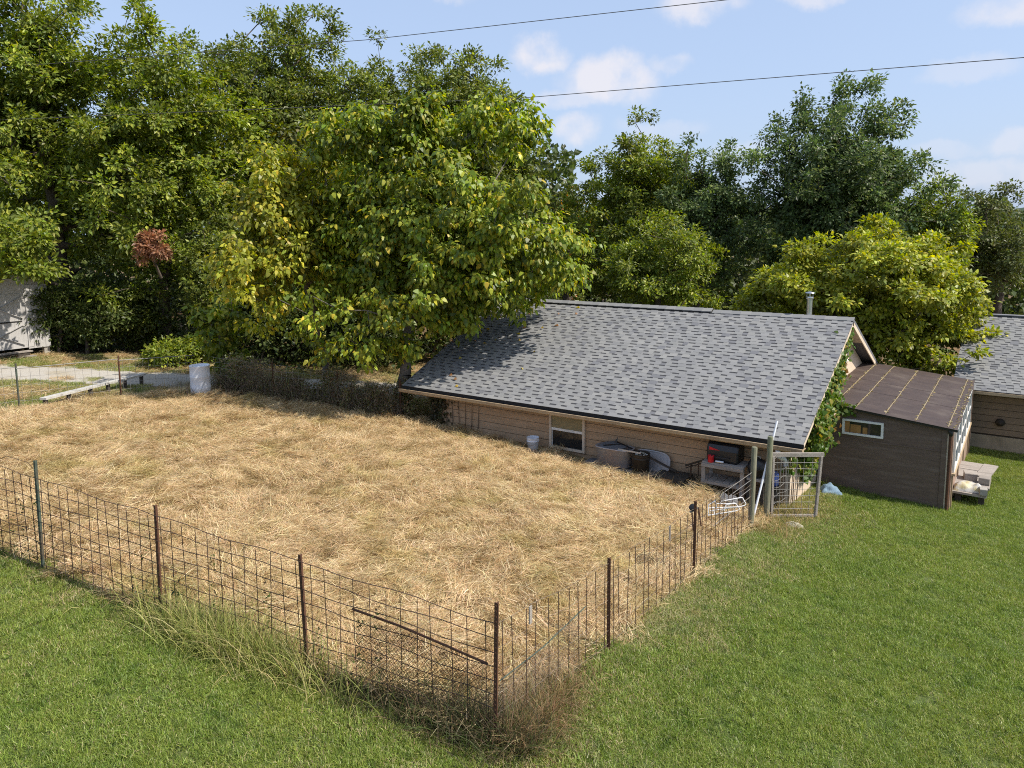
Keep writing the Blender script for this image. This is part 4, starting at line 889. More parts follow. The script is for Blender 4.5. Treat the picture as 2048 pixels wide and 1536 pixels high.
# lawn odds and ends
V, F = pillow(None, .5, .34, .15, .5, 'blue_cloth', 12, .42)
p = on(.12, 2.25); tag(link('blue_cloth', mesh_np('blue_cloth', V, F, 'blue_cloth', smooth=True), None, p), 'crumpled pale blue cloth lying on the lawn by the workshop', 'cloth')
def rock(x, y, r, label, seed):
    R = np.random.default_rng(seed); m = MB(); m.lathe([(.001, -r*.25), (r*.95, -r*.2), (r, .05*r), (r*.8, r*.35), (r*.35, r*.52), (.001, r*.54)], on(x, y, .0), 12, 1.25, .85)
    m.v = [tuple(np.array(p)+R.normal(0, r*.05, 3)) for p in m.v]; tag(m.build('rock', 'stone', org=on(x, y)), label, 'rock')
rock(.06, -.74, .17, 'flat grey rock half sunk in the lawn below the gate', 2)
# fallen leaves on the roof
FALL = [(1215, 308), (1520, 148), (1345, 200), (1480, 200), (1030, 410), (1045, 360), (1090, 310), (1105, 198), (1160, 500), (780, 230), (865, 222), (690, 420), (770, 437), (850, 405), (510, 420), (660, 300), (800, 322), (548, 555), (480, 685), (515, 717), (520, 780), (1060, 642), (1350, 292), (425, 452), (375, 487), (1050, 95), (1240, 90)]
mr = HH/HD; lm = [leaf_mesh('fallen_leaf', np.zeros((1, 3)), np.array([[1., .2, .1]]), np.array([[0, -.3, 1.]]), np.array([.12]), np.array([.085]), np.array([c]), 'leaf', .25, True) for c in ((.40, .28, .05), (.45, .36, .06), (.30, .15, .06), (.36, .20, .10))]
for k, (cx_, cy_) in enumerate(FALL):
    d = ray(780+cx_/4, 580+cy_/4); t = (mr*CAM[1]-CAM[2])/(d[2]-mr*d[1]); p = CAM+t*d
    o = bpy.data.objects.new('fallen_leaf', lm[k % 4]); COL.objects.link(o); o.location = tuple(p+np.array([0, 0, .022])); o.rotation_euler = (mr*.9, 0, rng.uniform(0, TAU)); o.scale = (1.15,)*3
    tag(o, 'single yellow leaf fallen on the grey shingle roof' if k % 4 < 2 else 'single brown leaf fallen on the grey shingle roof', 'leaf', 'yellow leaves on the shingle roof' if k % 4 < 2 else 'brown leaves on the shingle roof')
# overhead cables
for pts, lab in (([(-400, 163, 30), (0, 135, 28.), (730, 80, 24), (1460, -1, 20), (2100, -90, 17)], 'upper overhead cable crossing the sky above the trees'), ([(-400, 252, 30), (0, 240, 28), (1030, 197, 24), (2048, 115, 19), (2500, 60, 16)], 'lower overhead cable that passes the tall right oak')):
    P = [dep(*p) for p in pts]; Q = []
    for i in range(len(P)-1): Q += [P[i]+(P[i+1]-P[i])*t for t in np.linspace(0, 1, 6, endpoint=False)]
    m = MB(); m.tube(Q+[P[-1]], .011, 5, False); tag(m.build('overhead_cable', 'cable'), lab, 'cable')
# ================================================================== trees
OAK = ([(.085, .108, .020), (.12, .145, .026), (.175, .19, .034), (.065, .085, .018)], (3, 4, 2.4, 2))
OAKY = ([(.10, .132, .018), (.145, .18, .024), (.215, .23, .032), (.08, .105, .018)], (3, 4, 3, 1.5))
BLUE = ([(.066, .098, .032), (.092, .128, .04), (.14, .17, .05), (.052, .078, .028)], (3, 4, 2, 2))
LIME = ([(.105, .148, .014), (.16, .20, .019), (.235, .25, .025), (.40, .33, .035), (.068, .102, .015)], (3, 4, 3.4, .8, 1.8))
MOUND = ([(.145, .172, .02), (.205, .225, .026), (.285, .285, .03), (.38, .34, .035)], (3, 4, 3, .7))
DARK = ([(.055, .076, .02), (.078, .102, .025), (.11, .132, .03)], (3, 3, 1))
BRUSH = ([(.20, .15, .085), (.13, .135, .05), (.27, .21, .12), (.17, .19, .055)], (3, 3, 2, 2))
def lobes(seed, n=7):
    R = np.random.default_rng(seed); k = R.normal(0, 2.6, (n, 3)); ph = R.uniform(0, TAU, n)
    return lambda d: np.sin(d@k.T+ph).mean(1)*2.2
def tree(name, label, base, ctr, rad, ncl, nleaf, leaf, pal, seed, tr=.2, clr=(.45, .85), bark='bark', group=None, droop=.35, ovate=False, gloss=False, shell=.55, lean_top=None, wide=.56, top_sparse=0., cut=None, extra=None, flat=.7, rough=.35, parent_part=None, taper=0.):
    nleaf = int(nleaf*1.2); leaf = leaf*1.0; clr = (clr[0]*.86, clr[1]*.9)
    """trunk and limbs grown towards leaf clusters spread in a lobed crown; cluster -> many small folded leaves"""
    R = np.random.default_rng(seed); base = np.array(base, float); ctr = np.array(ctr, float); rad = np.array(rad, float)
    lob = lobes(seed); C = []
    while len(C) < ncl:
        d = unit(R.normal(0, 1, (ncl*3, 3))); r = R.random(ncl*3)**shell; lim = .86+rough*lob(d*1.3)
        p = ctr+d*rad*(r*np.clip(lim, .45, 1.1))[:, None]
        if taper:
            f_ = 1-taper*np.clip((p[:, 2]-ctr[2])/rad[2], 0, 1); p[:, :2] = ctr[:2]+(p[:, :2]-ctr[:2])*f_[:, None]
        if cut is not None: p = p[cut(p)]
        p = p[p[:, 2] > gz(p[:, 0], p[:, 1])+.25]; C += list(p)
    C = np.array(C[:ncl])
    if extra is not None: C = np.concatenate([C, np.array(extra, float)])
    ncl = len(C)
    top = ctr+np.array([0, 0, rad[2]*.55]) if lean_top is None else np.array(lean_top, float)
    # skeleton
    nodes = [base-[0, 0, .2]]; par = [-1]; nt_ = max(6, int(np.linalg.norm(top-base)/.6)); mid = (base+top)/2+np.append(R.normal(0, .06*np.linalg.norm(top-base), 2), 0)
    for i in range(1, nt_+1):
        t = i/nt_; nodes.append((1-t)**2*base+2*t*(1-t)*mid+t*t*top+R.normal(0, .04, 3)); par.append(len(nodes)-2)
    ntr = len(nodes); zmin = base[2]+(ctr[2]-rad[2]*.8-base[2])*.6
    order = np.argsort(np.linalg.norm((C-ctr)/rad, axis=1)); tips = {}
    NA = np.zeros((ntr+ncl*9, 3)); NA[:ntr] = nodes; cnt_n = ntr
    for ci in order:
        c = C[ci]; D = NA[:cnt_n]-c; cost = np.linalg.norm(D, axis=1)+.9*np.maximum(0, D[:, 2]+.1)+(NA[:cnt_n, 2] < zmin)*4.
        j = int(cost.argmin()); a = NA[j]; L_ = np.linalg.norm(c-a); k = min(8, max(1, int(L_/.75))); bow = np.array([0, 0, .10*L_])+R.normal(0, .07*L_, 3)
        pj = j
        for s in range(1, k+1):
            t = s/k; NA[cnt_n] = a+(c-a)*t+bow*4*t*(1-t)*.5; par.append(pj); pj = cnt_n; cnt_n += 1
        tips[ci] = pj
    NA = NA[:cnt_n]; w = np.zeros(cnt_n)
    for ci in range(ncl): w[tips[ci]] += 1
    for i in range(cnt_n-1, 0, -1): w[par[i]] += w[i]
    rd = np.maximum(.011, tr*(w/max(1, w[0]))**.52); rd[0] *= 1.35
    for i in range(1, cnt_n): rd[i] = min(rd[i], rd[par[i]]*.97)
    # branch tubes, vectorised: five sided
    i1 = np.arange(1, cnt_n); i0 = np.array(par[1:]); a, b = NA[i0], NA[i1]; d = unit(b-a); s = unit(np.cross(d, [.31, .2, .93])); q = np.cross(d, s); n5 = 6
    ang = np.arange(n5)/n5*TAU; off = np.cos(ang)[None, :, None]*s[:, None]+np.sin(ang)[None, :, None]*q[:, None]
    r0 = np.where(i0 < ntr, rd[i0], np.minimum(rd[i0], rd[i1]*1.3)); V = np.concatenate([a[:, None]+off*r0[:, None, None], b[:, None]+off*rd[i1][:, None, None]], 1)
    kk = np.arange(n5); loc = np.stack([kk, (kk+1) % n5, (kk+1) % n5+n5, kk+n5], 1); F = (np.arange(len(i1))[:, None, None]*2*n5+loc[None]).reshape(-1, 4)
    t = thing(name, label, 'tree', base, group) if parent_part is None else parent_part
    link('trunk' if parent_part is None else 'branch', mesh_np('trunk', V.reshape(-1, 3)-ORG[t.name], F, bark, smooth=True), t)
    # leaves
    outw = unit((C-ctr)/rad); size = R.uniform(*clr, ncl); nl = np.maximum(8, (nleaf*(size/np.mean(clr))**2*R.uniform(.5, 1.3, ncl)).astype(int))
    ti = np.repeat(np.arange(ncl), nl); n = len(ti); g3 = R.normal(0, 1, (n, 3)); g3 = g3/np.maximum(1, np.linalg.norm(g3, axis=1)/1.8)[:, None]
    # leaves gather along a few twigs in each cluster
    ntw = 7; tw = unit(R.normal(0, 1, (ncl*ntw, 3))+np.repeat(outw, ntw, 0)*.7+[0, 0, .25]); which = R.integers(0, ntw, n); td = tw[ti*ntw+which]; al = R.random(n)**.7*1.5
    P = C[ti]+(td*al[:, None]*wide+g3*.22)*size[ti][:, None]*[1, 1, flat]
    A = unit(td*.7+g3*.45+R.normal(0, .45, (n, 3))+[0, 0, -droop]); Nn = unit(R.normal(0, .38, (n, 3))+outw[ti]*.45+[0, 0, .75])
    ok = P[:, 2] > gz(P[:, 0], P[:, 1])+.05; P, A, Nn, ti = P[ok], A[ok], Nn[ok], ti[ok]; n = len(P)
    Lh = leaf*R.uniform(.7, 1.3, n); cl = pick(n, pal[0], pal[1]); tint = 1+R.normal(0, .2, (ncl, 1)); cl = cl*tint[ti]*1.3
    o = link('crown' if parent_part is None else 'dead_leaves', mesh_np_leaf(P-ORG[t.name], A, Nn, Lh, Lh*R.uniform(.45, .68, n), cl, 'leaf_gloss' if gloss else 'leaf', ovate), t)
    return t
def mesh_np_leaf(P, A, Nn, L_, W_, C, mat, ovate): return leaf_mesh('crown', P, A, Nn, L_, W_, C, mat, .2, ovate)
def crown_px(x0, x1, y0, y1, d, ry=None):
    """crown box from its outline in the picture at the tree's distance d"""
    a, b = dep(x0, (y0+y1)/2, d), dep(x1, (y0+y1)/2, d); t, u = dep((x0+x1)/2, y0, d), dep((x0+x1)/2, y1, d); r = np.linalg.norm(b-a)/2
    return (a+b)/2, np.array([r, ry or r*.95, (t[2]-u[2])/2])
def base_px(x, y, d): p = dep(x, y, d); return on(p[0], p[1])

# broad-leaved yellow-green tree by the house corner
c, r = crown_px(505, 1180, 268, 690, 22.6, 3.9)
spr = [dep(x, y, d) for x, y, d in ((620, 590, 20.6), (680, 620, 20.4), (740, 650, 20.2), (700, 680, 20.3), (790, 640, 20.3), (640, 640, 20.8), (850, 590, 20.4), (760, 600, 20.1), (820, 690, 20.6), (560, 600, 21.3), (600, 660, 21.3), (900, 600, 20.8), (730, 700, 20.5), (660, 700, 20.9))]
spr += [dep(x_, y_, d_)+np.array([.06*k_, 0, .27*k_]) for x_, y_, d_ in [(rng.uniform(600, 1080), rng.uniform(255, 330), rng.uniform(21., 24.)) for _ in range(20)] for k_ in range(4)]
spr += [dep(rng.uniform(930, 1150), rng.uniform(430, 565), rng.uniform(20.5, 23)) for _ in range(46)]
tree('linden_tree', 'large yellow-green broad leaved tree leaning over the left roof end', on(-11.75, .75), c, r, 600, 105, .17, LIME, 11, .19, (.35, .7), 'bark_grey', ovate=True, droop=1.15, shell=.6, wide=.8, taper=.3, rough=.34, lean_top=dep(880, 380, 22.4), gloss=True, cut=lambda p: (p[:, 2] > .9+.42*p[:, 1].clip(0, 9)*((p[:, 0] > -11) & (p[:, 1] > -.2))), extra=spr)
c, r = crown_px(455, 670, 290, 640, 22.6, 2.2)
tree('yellowing_tree', 'slender yellowing tree just left of the large broad leaved one', on(-15.2, 1.2), c, r, 200, 90, .17, ([(.15, .17, .018), (.22, .235, .024), (.31, .29, .03), (.46, .36, .04)], (3, 4, 3, .8)), 12, .12, (.4, .7), 'bark_grey', ovate=True, droop=.9, shell=.55, wide=.8, taper=.3)
# big oaks on the left
c, r = crown_px(-170, 290, -170, 640, 31, 5.2); tree('oak_tree', 'tallest oak, rising beyond the picture above the board shed', base_px(150, 700, 32), c, r, 560, 105, .20, OAKY, 21, .27, (.6, 1.05), cut=lambda p: (p[:, 2] > 1.6) & ((p[:, 2] > 3.0) | (p[:, 1] > -1.2)), extra=[dep(rng.uniform(-60, 90), rng.uniform(440, 545), rng.uniform(25.5, 28)) for _ in range(46)])
c, r = crown_px(170, 480, 0, 650, 30.5, 4.2)
oak2 = tree('oak_tree', 'leafy oak with one dead rust brown branch above the drive', base_px(338, 690, 32), c, r, 520, 100, .19, OAKY, 22, .24, (.55, 1.0), cut=lambda p: p[:, 2] > .9)
c2, r2_ = crown_px(262, 338, 452, 530, 26.9, .6); tree('x', '', dep(322, 545, 28.0), c2, r2_, 34, 60, .15, ([(.25, .125, .07), (.19, .09, .05), (.31, .17, .09)], (3, 2, 2)), 23, .04, (.2, .4), parent_part=oak2, rough=.6)
c, r = crown_px(430, 740, 10, 600, 36, 4.6); tree('oak_tree', 'dark small leaved oak with a bare fork showing against the sky', base_px(560, 680, 37), c, r, 480, 105, .185, OAK, 24, .27, (.6, 1.0), shell=.5)
c, r = crown_px(670, 880, 60, 520, 41, 4); c0, r0 = crown_px(425, 600, 35, 420, 37.5, 4); tree('oak_tree', 'oak with ragged top between the leafy oak and the forked one', base_px(500, 690, 38), c0, r0, 230, 105, .19, OAK, 29, .22, (.6, 1.))
tree('oak_tree', 'oak whose crown joins two taller ones behind the broad leaved tree', base_px(790, 650, 41), c, r, 260, 100, .2, OAK, 25, .22, (.6, 1.))
c, r = crown_px(800, 1025, 82, 430, 43, 4.2); tree('oak_tree', 'olive oak with an open rounded top right of the broad leaved tree', base_px(910, 640, 43), c, r, 330, 110, .2, OAK, 26, .24, (.6, 1.05), shell=.55)
c, r = crown_px(930, 1075, 205, 480, 48, 4); tree('oak_tree', 'smaller oak shoulder sloping down to a gap of sky', base_px(1000, 620, 48), c, r, 190, 100, .22, OAK, 27, .2, (.6, 1.))
# trees behind the house
c, r = crown_px(1130, 1440, 225, 640, 40, 4.4); tree('oak_tree', 'bright green pointed oak behind the middle of the roof', base_px(1280, 610, 40), c, r, 500, 105, .19, OAKY, 31, .25, (.55, .95), shell=.58, rough=.3, taper=.4)
c, r = crown_px(1340, 1480, 275, 620, 37, 2.6); tree('dark_tree', 'dark blue green tree between the two tall oaks', base_px(1410, 610, 37), c, r, 180, 90, .17, BLUE, 32, .18, (.5, .85), gloss=True)
c, r = crown_px(1450, 1870, 165, 640, 35, 4.8); tree('oak_tree', 'tall dark glossy oak standing highest behind the right roof end', base_px(1660, 610, 35), c, r, 720, 110, .18, BLUE, 33, .3, (.55, .95), shell=.6, rough=.34, taper=.22, gloss=True)
c, r = crown_px(1450, 1985, 432, 800, 25.2, 4.2); tree('mulberry_tree', 'dome shaped yellow-green tree spreading between the two buildings', base_px(1740, 700, 25.5), c, r, 520, 125, .15, MOUND, 34, .22, (.4, .75), droop=.3, shell=.42, rough=.10, flat=.5, ovate=True, cut=lambda p: (p[:, 1] > 10.0) | (p[:, 2] > .9+(p[:, 1] < 9.9)*1.2))
c, r = crown_px(1800, 1945, 375, 600, 33, 2.6); tree('young_tree', 'light green young tree right of the tall glossy oak', base_px(1880, 600, 33), c, r, 120, 90, .17, OAKY, 35, .15, (.45, .8))
c, r = crown_px(1880, 2090, 360, 640, 46, 4.); tree('oak_tree', 'brownish green oak at the edge behind the brown outbuilding', base_px(1990, 600, 46), c, r, 200, 95, .2, ([(.075, .09, .022), (.10, .11, .026), (.06, .075, .02)], (2, 2, 2)), 36, .25, (.6, 1.))
c, r = crown_px(1060, 1200, 330, 620, 46, 3.6); tree('autumn_tree', 'low tree turning orange in the gap between the woods', base_px(1130, 600, 46), c, r, 140, 90, .2, ([(.08, .11, .022), (.12, .13, .025), (.30, .13, .03), (.06, .085, .018)], (3, 3, .9, 2)), 37, .2, (.55, .95))
c, r = crown_px(1150, 1480, 430, 640, 33, 3.); tree('understory_tree', 'low bushy tree with yellow tips right behind the ridge', base_px(1300, 640, 33), c, r, 230, 85, .15, OAKY, 38, .15, (.4, .75))
# understory on the left: shrubs and saplings below the oaks
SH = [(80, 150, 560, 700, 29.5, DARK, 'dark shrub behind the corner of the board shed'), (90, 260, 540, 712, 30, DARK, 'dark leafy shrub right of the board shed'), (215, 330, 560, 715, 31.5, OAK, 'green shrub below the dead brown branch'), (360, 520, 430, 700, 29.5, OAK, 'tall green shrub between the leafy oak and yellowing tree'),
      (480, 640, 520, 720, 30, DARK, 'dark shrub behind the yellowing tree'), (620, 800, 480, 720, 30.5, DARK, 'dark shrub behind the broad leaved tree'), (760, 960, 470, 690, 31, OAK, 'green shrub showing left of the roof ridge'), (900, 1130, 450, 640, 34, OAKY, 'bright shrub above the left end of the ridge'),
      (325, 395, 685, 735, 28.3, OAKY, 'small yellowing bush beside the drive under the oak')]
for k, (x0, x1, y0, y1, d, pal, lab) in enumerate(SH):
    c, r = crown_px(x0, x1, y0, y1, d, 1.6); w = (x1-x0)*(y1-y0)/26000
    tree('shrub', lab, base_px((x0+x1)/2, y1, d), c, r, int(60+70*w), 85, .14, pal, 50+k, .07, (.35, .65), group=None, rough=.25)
# bushes tangled in the back fence
for k, (t_, s_) in enumerate(((.05, .8), (.15, 1.1), (.25, .6), (.38, .9), (.48, .55), (.6, .95), (.74, .6), (.86, .85), (.97, 1.0))):
    q_ = np.array(BB[0])+(np.array(BB[-1])-np.array(BB[0]))*t_; q_ = q_+[rng.normal(0, .1), .3+rng.normal(0, .15)]
    tree('fence_bush', 'low brown-green bush tangled in the vines of the back fence', on(*q_), on(*q_, .60*s_), (.55*s_, .38, .60*s_), int(34*s_), 40, .075, BRUSH, 90+k, .03, (.2, .42), 'dead_stem', group='bushes along the back fence', rough=.5)
m = None
# saplings with big yellow leaves by the barrel
c, r = crown_px(375, 500, 560, 740, 25.2, 1.2); tree('sapling', 'thin sapling with big yellowing leaves behind the white barrel', base_px(452, 770, 25.5), c, r, 46, 32, .20, LIME, 71, .045, (.3, .5), 'bark_grey', ovate=True, droop=.8, gloss=True)
# far wood that reads as one mass
def far_mass(name, label, spans, n, leaf, pal):
    P, A = [], []
    for (x0, x1, y0, y1, d0, d1, k) in spans:
        xx = rng.uniform(x0, x1, k); tt = rng.random(k); dd = rng.uniform(d0, d1, k); top = y0+14*np.sin(xx*.05)+10*np.sin(xx*.13+1)+6*np.sin(xx*.31)
        yy = top+(y1-top)*tt; P.append(np.array([dep(a, b, c) for a, b, c in zip(xx, yy, dd)]))
    P = np.concatenate(P); zz = gz(P[:, 0], P[:, 1]); P = P[P[:, 2] > zz+.1]; k = len(P)
    me = leaf_mesh(name, P, rng.normal(0, 1, (k, 3))+[0, 0, -.2], rng.normal(0, .6, (k, 3))+[0, -.3, .7], leaf*rng.uniform(.7, 1.3, k), leaf*.7*rng.uniform(.7, 1.3, k), pick(k, pal[0], pal[1]), 'leaf')
    return tag(link(name, me), label, 'wood', kind='stuff')
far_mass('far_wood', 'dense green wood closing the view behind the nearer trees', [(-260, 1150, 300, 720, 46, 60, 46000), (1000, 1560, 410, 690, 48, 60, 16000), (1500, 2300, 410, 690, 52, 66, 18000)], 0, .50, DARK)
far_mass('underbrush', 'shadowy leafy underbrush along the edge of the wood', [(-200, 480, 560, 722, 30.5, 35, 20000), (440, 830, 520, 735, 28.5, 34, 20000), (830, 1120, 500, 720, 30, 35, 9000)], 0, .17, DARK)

# ================================================================== ivy
def vine_sheet(name, label, fn, n, leaf, pal, stems, cat='vine', base=(0, 0, 0), bark='dead_stem'):
    P, Nn = fn(n); k = len(P); A = unit(rng.normal(0, .5, (k, 3))+[0, 0, -.9]); t = thing(name, label, cat, base)
    Lh = leaf*rng.uniform(.6, 1.35, k); link('leaves', leaf_mesh('leaves', P-ORG[t.name], A, Nn+rng.normal(0, .45, (k, 3)), Lh, Lh*.8, pick(k, pal[0], pal[1]), 'leaf_gloss', .2, True), t)
    for s in stems: m = MB(); m.tube(s, np.linspace(.014, .005, len(s)), 5, False); m.build('stem', bark, t)
    return t
IVY = ([(.065, .12, .015), (.10, .16, .02), (.16, .20, .025), (.30, .24, .05), (.22, .13, .05)], (3, 3, 2, .7, .4))
def ivy_fn(n):
    out = []; nr = []
    for _ in range(n):
        u = rng.random()
        if u < .60:      # thick curtain hanging from the rake over the front half of the gable
            y = rng.uniform(.95, 3.1); top = .43*y-.08; bot = -.75+.22*math.sin(y*5)+.25*abs(y-1.5); z = top-(top-bot)*rng.random()**1.35
            x = -.30+abs(rng.normal(0, .16))+.10*(z > bot+.3)
        elif u < .82:     # along the rake
            y = rng.uniform(2.6, 4.7); z = .43*y-.10-abs(rng.normal(0, .26)); x = -.30+abs(rng.normal(0, .12))+.06
        elif u < .91: y = 4.55+rng.normal(0, .22); z = rng.uniform(.5, 1.8); x = -.3+abs(rng.normal(0, .1))
        elif u < .93: y = rng.uniform(.38, .6); z = rng.uniform(-.75, -.25); x = -.36+rng.normal(0, .07)
        else: y = rng.uniform(1.3, 2.2); z = rng.uniform(-1.2, -.5); x = -.3+abs(rng.normal(0, .06))
        out.append((x, y, z)); nr.append((1, -.45, .45))
    return np.array(out), np.array(nr)
vine_sheet('ivy', 'green ivy climbing the gable edge of the house up to the ridge', ivy_fn, 5200, .12, IVY, [[on(-.30, .62), (-.30, .66, -.9), (-.29, .9, -.2), (-.29, 2.0, .6), (-.29, 3.4, 1.2), (-.29, 4.5, 1.7)], [on(-.29, .9), (-.29, 1.0, -.8), (-.28, 1.5, .1), (-.29, 2.8, .9)], [on(-.31, .5), (-.30, .52, -1.), (-.30, .6, -.2)]], base=on(-.29, .75))
def ivy_shed(n):
    t = rng.random(n); return np.stack([-.2+.62*t+rng.normal(0, .05, n), 2.86-abs(rng.normal(0, .05, n)), .34-abs(rng.normal(0, .10, n))-.28*np.maximum(0, t-.55)*rng.random(n)], 1), np.tile([.3, -1., .4], (n, 1))
vine_sheet('ivy_spray', 'short ivy spray hanging over the workshop window corner', ivy_shed, 300, .09, IVY, [[(-.2, 2.87, .3), (.1, 2.86, .26), (.4, 2.86, .15)]], base=(0, 2.88, .28))
def ivy_left(n):
    x = -10.2+abs(rng.normal(0, .30, n)); z = rng.uniform(-1.35, -.2, n); ok = rng.random(n) < np.exp(-(x+10.2)*1.6); return np.stack([x[ok], .42-abs(rng.normal(0, .05, ok.sum())), z[ok]], 1), np.tile([0, -1., .3], (ok.sum(), 1))
vine_sheet('wall_creeper', 'dark brown creeper covering the left corner of the house wall', ivy_left, 1500, .075, ([(.05, .045, .02), (.07, .075, .025), (.10, .07, .03)], (3, 2, 1)), [[on(-9.9+.22*k, .41), (-9.87+.22*k, .415, -.9), (-9.95+.24*k, .415, -.3)] for k in range(7)], base=on(-10.1, .4))

# dead vines on the back fence
def dead_vines():
    P, D, L_, W_ = [], [], [], []
    for _ in range(9000):
        i = rng.integers(0, 3); t = rng.random(); x = BB[i][0]+(BB[i+1][0]-BB[i][0])*t; y = BB[i][1]+(BB[i+1][1]-BB[i][1])*t
        hmp = .7+.35*math.sin(x*1.9)+.25*math.sin(x*4.3+1)
        P.append((x+rng.normal(0, .14), y+rng.normal(0, .16), g(x, y)+rng.random()*max(.25, hmp))); D.append(rng.normal(0, .6, 3)+[0, 0, .7]); L_.append(rng.uniform(.18, .5)); W_.append(rng.uniform(.004, .013))
    k = len(P); me = blade_mesh('dead_vines', np.array(P), np.array(D), np.array(L_), np.array(W_), pick(k, [(.24, .18, .12), (.32, .25, .17), (.15, .115, .08), (.17, .19, .06)], (3, 2, 3, 1.4)), 'weed', rng.uniform(.3, 1.8, k), 4)
    tag(link('dead_vines', me), 'brown dead vines tangled over the back fence', 'vines', kind='stuff')
dead_vines()
def brush(name, label, c, rx, ry, h, n, cols, w=None, wid=(.003, .007), droop=(.4, 1.6), cat='brush', kind='stuff', up=.9):
    x = c[0]+rng.normal(0, rx*.5, n); y = c[1]+rng.normal(0, ry*.5, n); P = np.stack([x, y, gz(x, y)-.01], 1); D = rng.normal(0, .35, (n, 3))+[0, 0, up]
    me = blade_mesh(name, P-np.array(on(*c)), D, h*rng.uniform(.45, 1.15, n), rng.uniform(*wid, n), pick(n, cols, w), 'weed', rng.uniform(*droop, n), 4)
    o = link(name, me, None, on(*c)); tag(o, label, cat, kind=kind); return o
brush('dry_brush', 'dark dead brush heaped between the crate and workbench', (-2.3, -.02), .55, .3, .5, 900, [(.06, .055, .04), (.11, .10, .075), (.04, .04, .028)])
brush('weed', 'dark seeding weed growing in front of the white barrel', (-17.0, -2.85), .35, .25, .75, 90, [(.07, .05, .05), (.06, .08, .03)], wid=(.006, .012), cat='weed', kind=None)
brush('lily_clump', 'bright strappy leaf clump beside the pale blue cloth', (.0, 2.55), .16, .12, .38, 60, [(.22, .25, .05), (.14, .19, .04)], wid=(.012, .022), droop=(.8, 2.), cat='plant', kind=None)
m = None
# ================================================================== lawn, straw and weeds
def grass_tile(seed, n, size, hl, cols, w, wid, lean=.5):
    r = rng; x, y = r.uniform(-size/2, size/2, (2, n)); P = np.stack([x, y, np.full(n, -.004)], 1); D = r.normal(0, lean, (n, 3))+[0, 0, 1.]; D[:, 2] = np.abs(D[:, 2])
    return blade_mesh('grass_tuft', P, D, r.uniform(*hl, n), r.uniform(*wid, n), pick(n, cols, w), 'grass', r.uniform(.1, 1.1, n), 2)
GREEN = [(.20, .262, .046), (.245, .31, .056), (.155, .205, .037), (.29, .325, .085), (.42, .36, .18)]
tiles = [grass_tile(i, 2300, .62, (.022, .058), GREEN, (4, 4, 3, 1.8, w5), (.003, .006)) for i, w5 in enumerate((.35, .6, 1.1, 4., 15.))]
def lawn_pts():
    xs, ys = np.meshgrid(np.arange(-15, 15, .36), np.arange(-18, 18, .36)); x = xs.ravel()+rng.uniform(-.15, .15, xs.size); y = ys.ravel()+rng.uniform(-.15, .15, xs.size)
    # what lies in front of the camera, outside the garden and the buildings
    d = np.stack([x, y, gz(x, y)], 1)-CAM; f = d@FV; u = 1024+FPX*(d@RV)/f; v = CYPX-FPX*(d@UV_)/f
    ok = (f > 1) & (u > -520) & (u < 2560) & (v < 2000)
    ok &= ~in_garden(x, y, .05) & ~((x > -10.3) & (x < -.3) & (y > .3) & (y < 9.3)) & ~((x > -.4) & (x < 2.4) & (y > 2.85) & (y < 8.5)) & ~((x > 2.2) & (y > 9.2)) & ~((x < -9.) & (y > -5)) 
    return x[ok], y[ok]
x, y = lawn_pts(); k = len(x); dry = np.exp(-((x+.35)/1.15)**2)*(y > -10.5)*(y < 2)*(x > -.7)*1.1+np.exp(-((y-fence_y(x)+.35)/.4)**2)*.55*(x < -.5)+.25*np.exp(-((x-1.)/1.6)**2-((y+.2)/1.5)**2)+.28*(x < -1)*(y < -9)
dry += .18*np.sin(x*1.3+2)*np.sin(y*.9)+rng.normal(0, .16, k); kd = np.clip((dry*4.2).astype(int), 0, 4)
kd = np.where(kd == 0, rng.integers(0, 3, k)*(rng.random(k) < .6), kd)
scatter('lawn', np.stack([x, y, gz(x, y)+.004], 1), np.stack([rng.normal(0, .03, k), rng.normal(0, .03, k), rng.uniform(0, TAU, k)], 1), rng.uniform(.85, 1.2, k)*(1+.25*np.clip(dry, 0, 1)), kd, tiles, 'grass', 'mown green lawn around the fenced garden, drier along the fence', 'lawn')
STRAW = [(.66, .505, .29), (.54, .40, .215), (.74, .605, .385), (.40, .28, .14), (.26, .205, .095), (.50, .335, .175)]
def straw_tile(n, size, w, sp):
    x, y = rng.uniform(-size/2, size/2, (2, n)); a = rng.normal(0, sp, n)+(rng.random(n) < .5)*math.pi; D = np.stack([np.cos(a), np.sin(a), rng.normal(.16, .20, n)], 1)
    P = np.stack([x, y, rng.random(n)**2*.07], 1)
    return blade_mesh('straw_tuft', P, D, rng.uniform(.05, .24, n), rng.uniform(.0024, .0056, n), pick(n, STRAW, w), 'straw', rng.uniform(-.05, .6, n), 3)
stiles = [straw_tile(1000, .7, w, sp) for w, sp in (((4, 3, 4, 2, .6, 1), .5), ((4, 3, 3, 2, 1, 1), .8), ((3, 3, 5, 1, .4, 1), .4), ((2, 3, 1.5, 3, 2.5, 1.4), 1.2), ((3, 3, 2, 2, 1, 2), .6))]
xs, ys = np.meshgrid(np.arange(-18.4, -.4, .31), np.arange(-12.6, .6, .31)); x = xs.ravel()+rng.uniform(-.16, .16, xs.size); y = ys.ravel()+rng.uniform(-.16, .16, xs.size); ok = in_garden(x, y, -.16) & (y < np.where(x > -5.4, -.5, -.05)); x, y = x[ok], y[ok]; k = len(x)
flow = 1.2*np.sin(x*.5+.7)+1.1*np.sin(y*.8+x*.3)+rng.normal(0, .7, k)
kn = np.where(rng.random(k) < .22, 3, rng.integers(0, 5, k)); near = (y > -.55) & (x > -6.5)
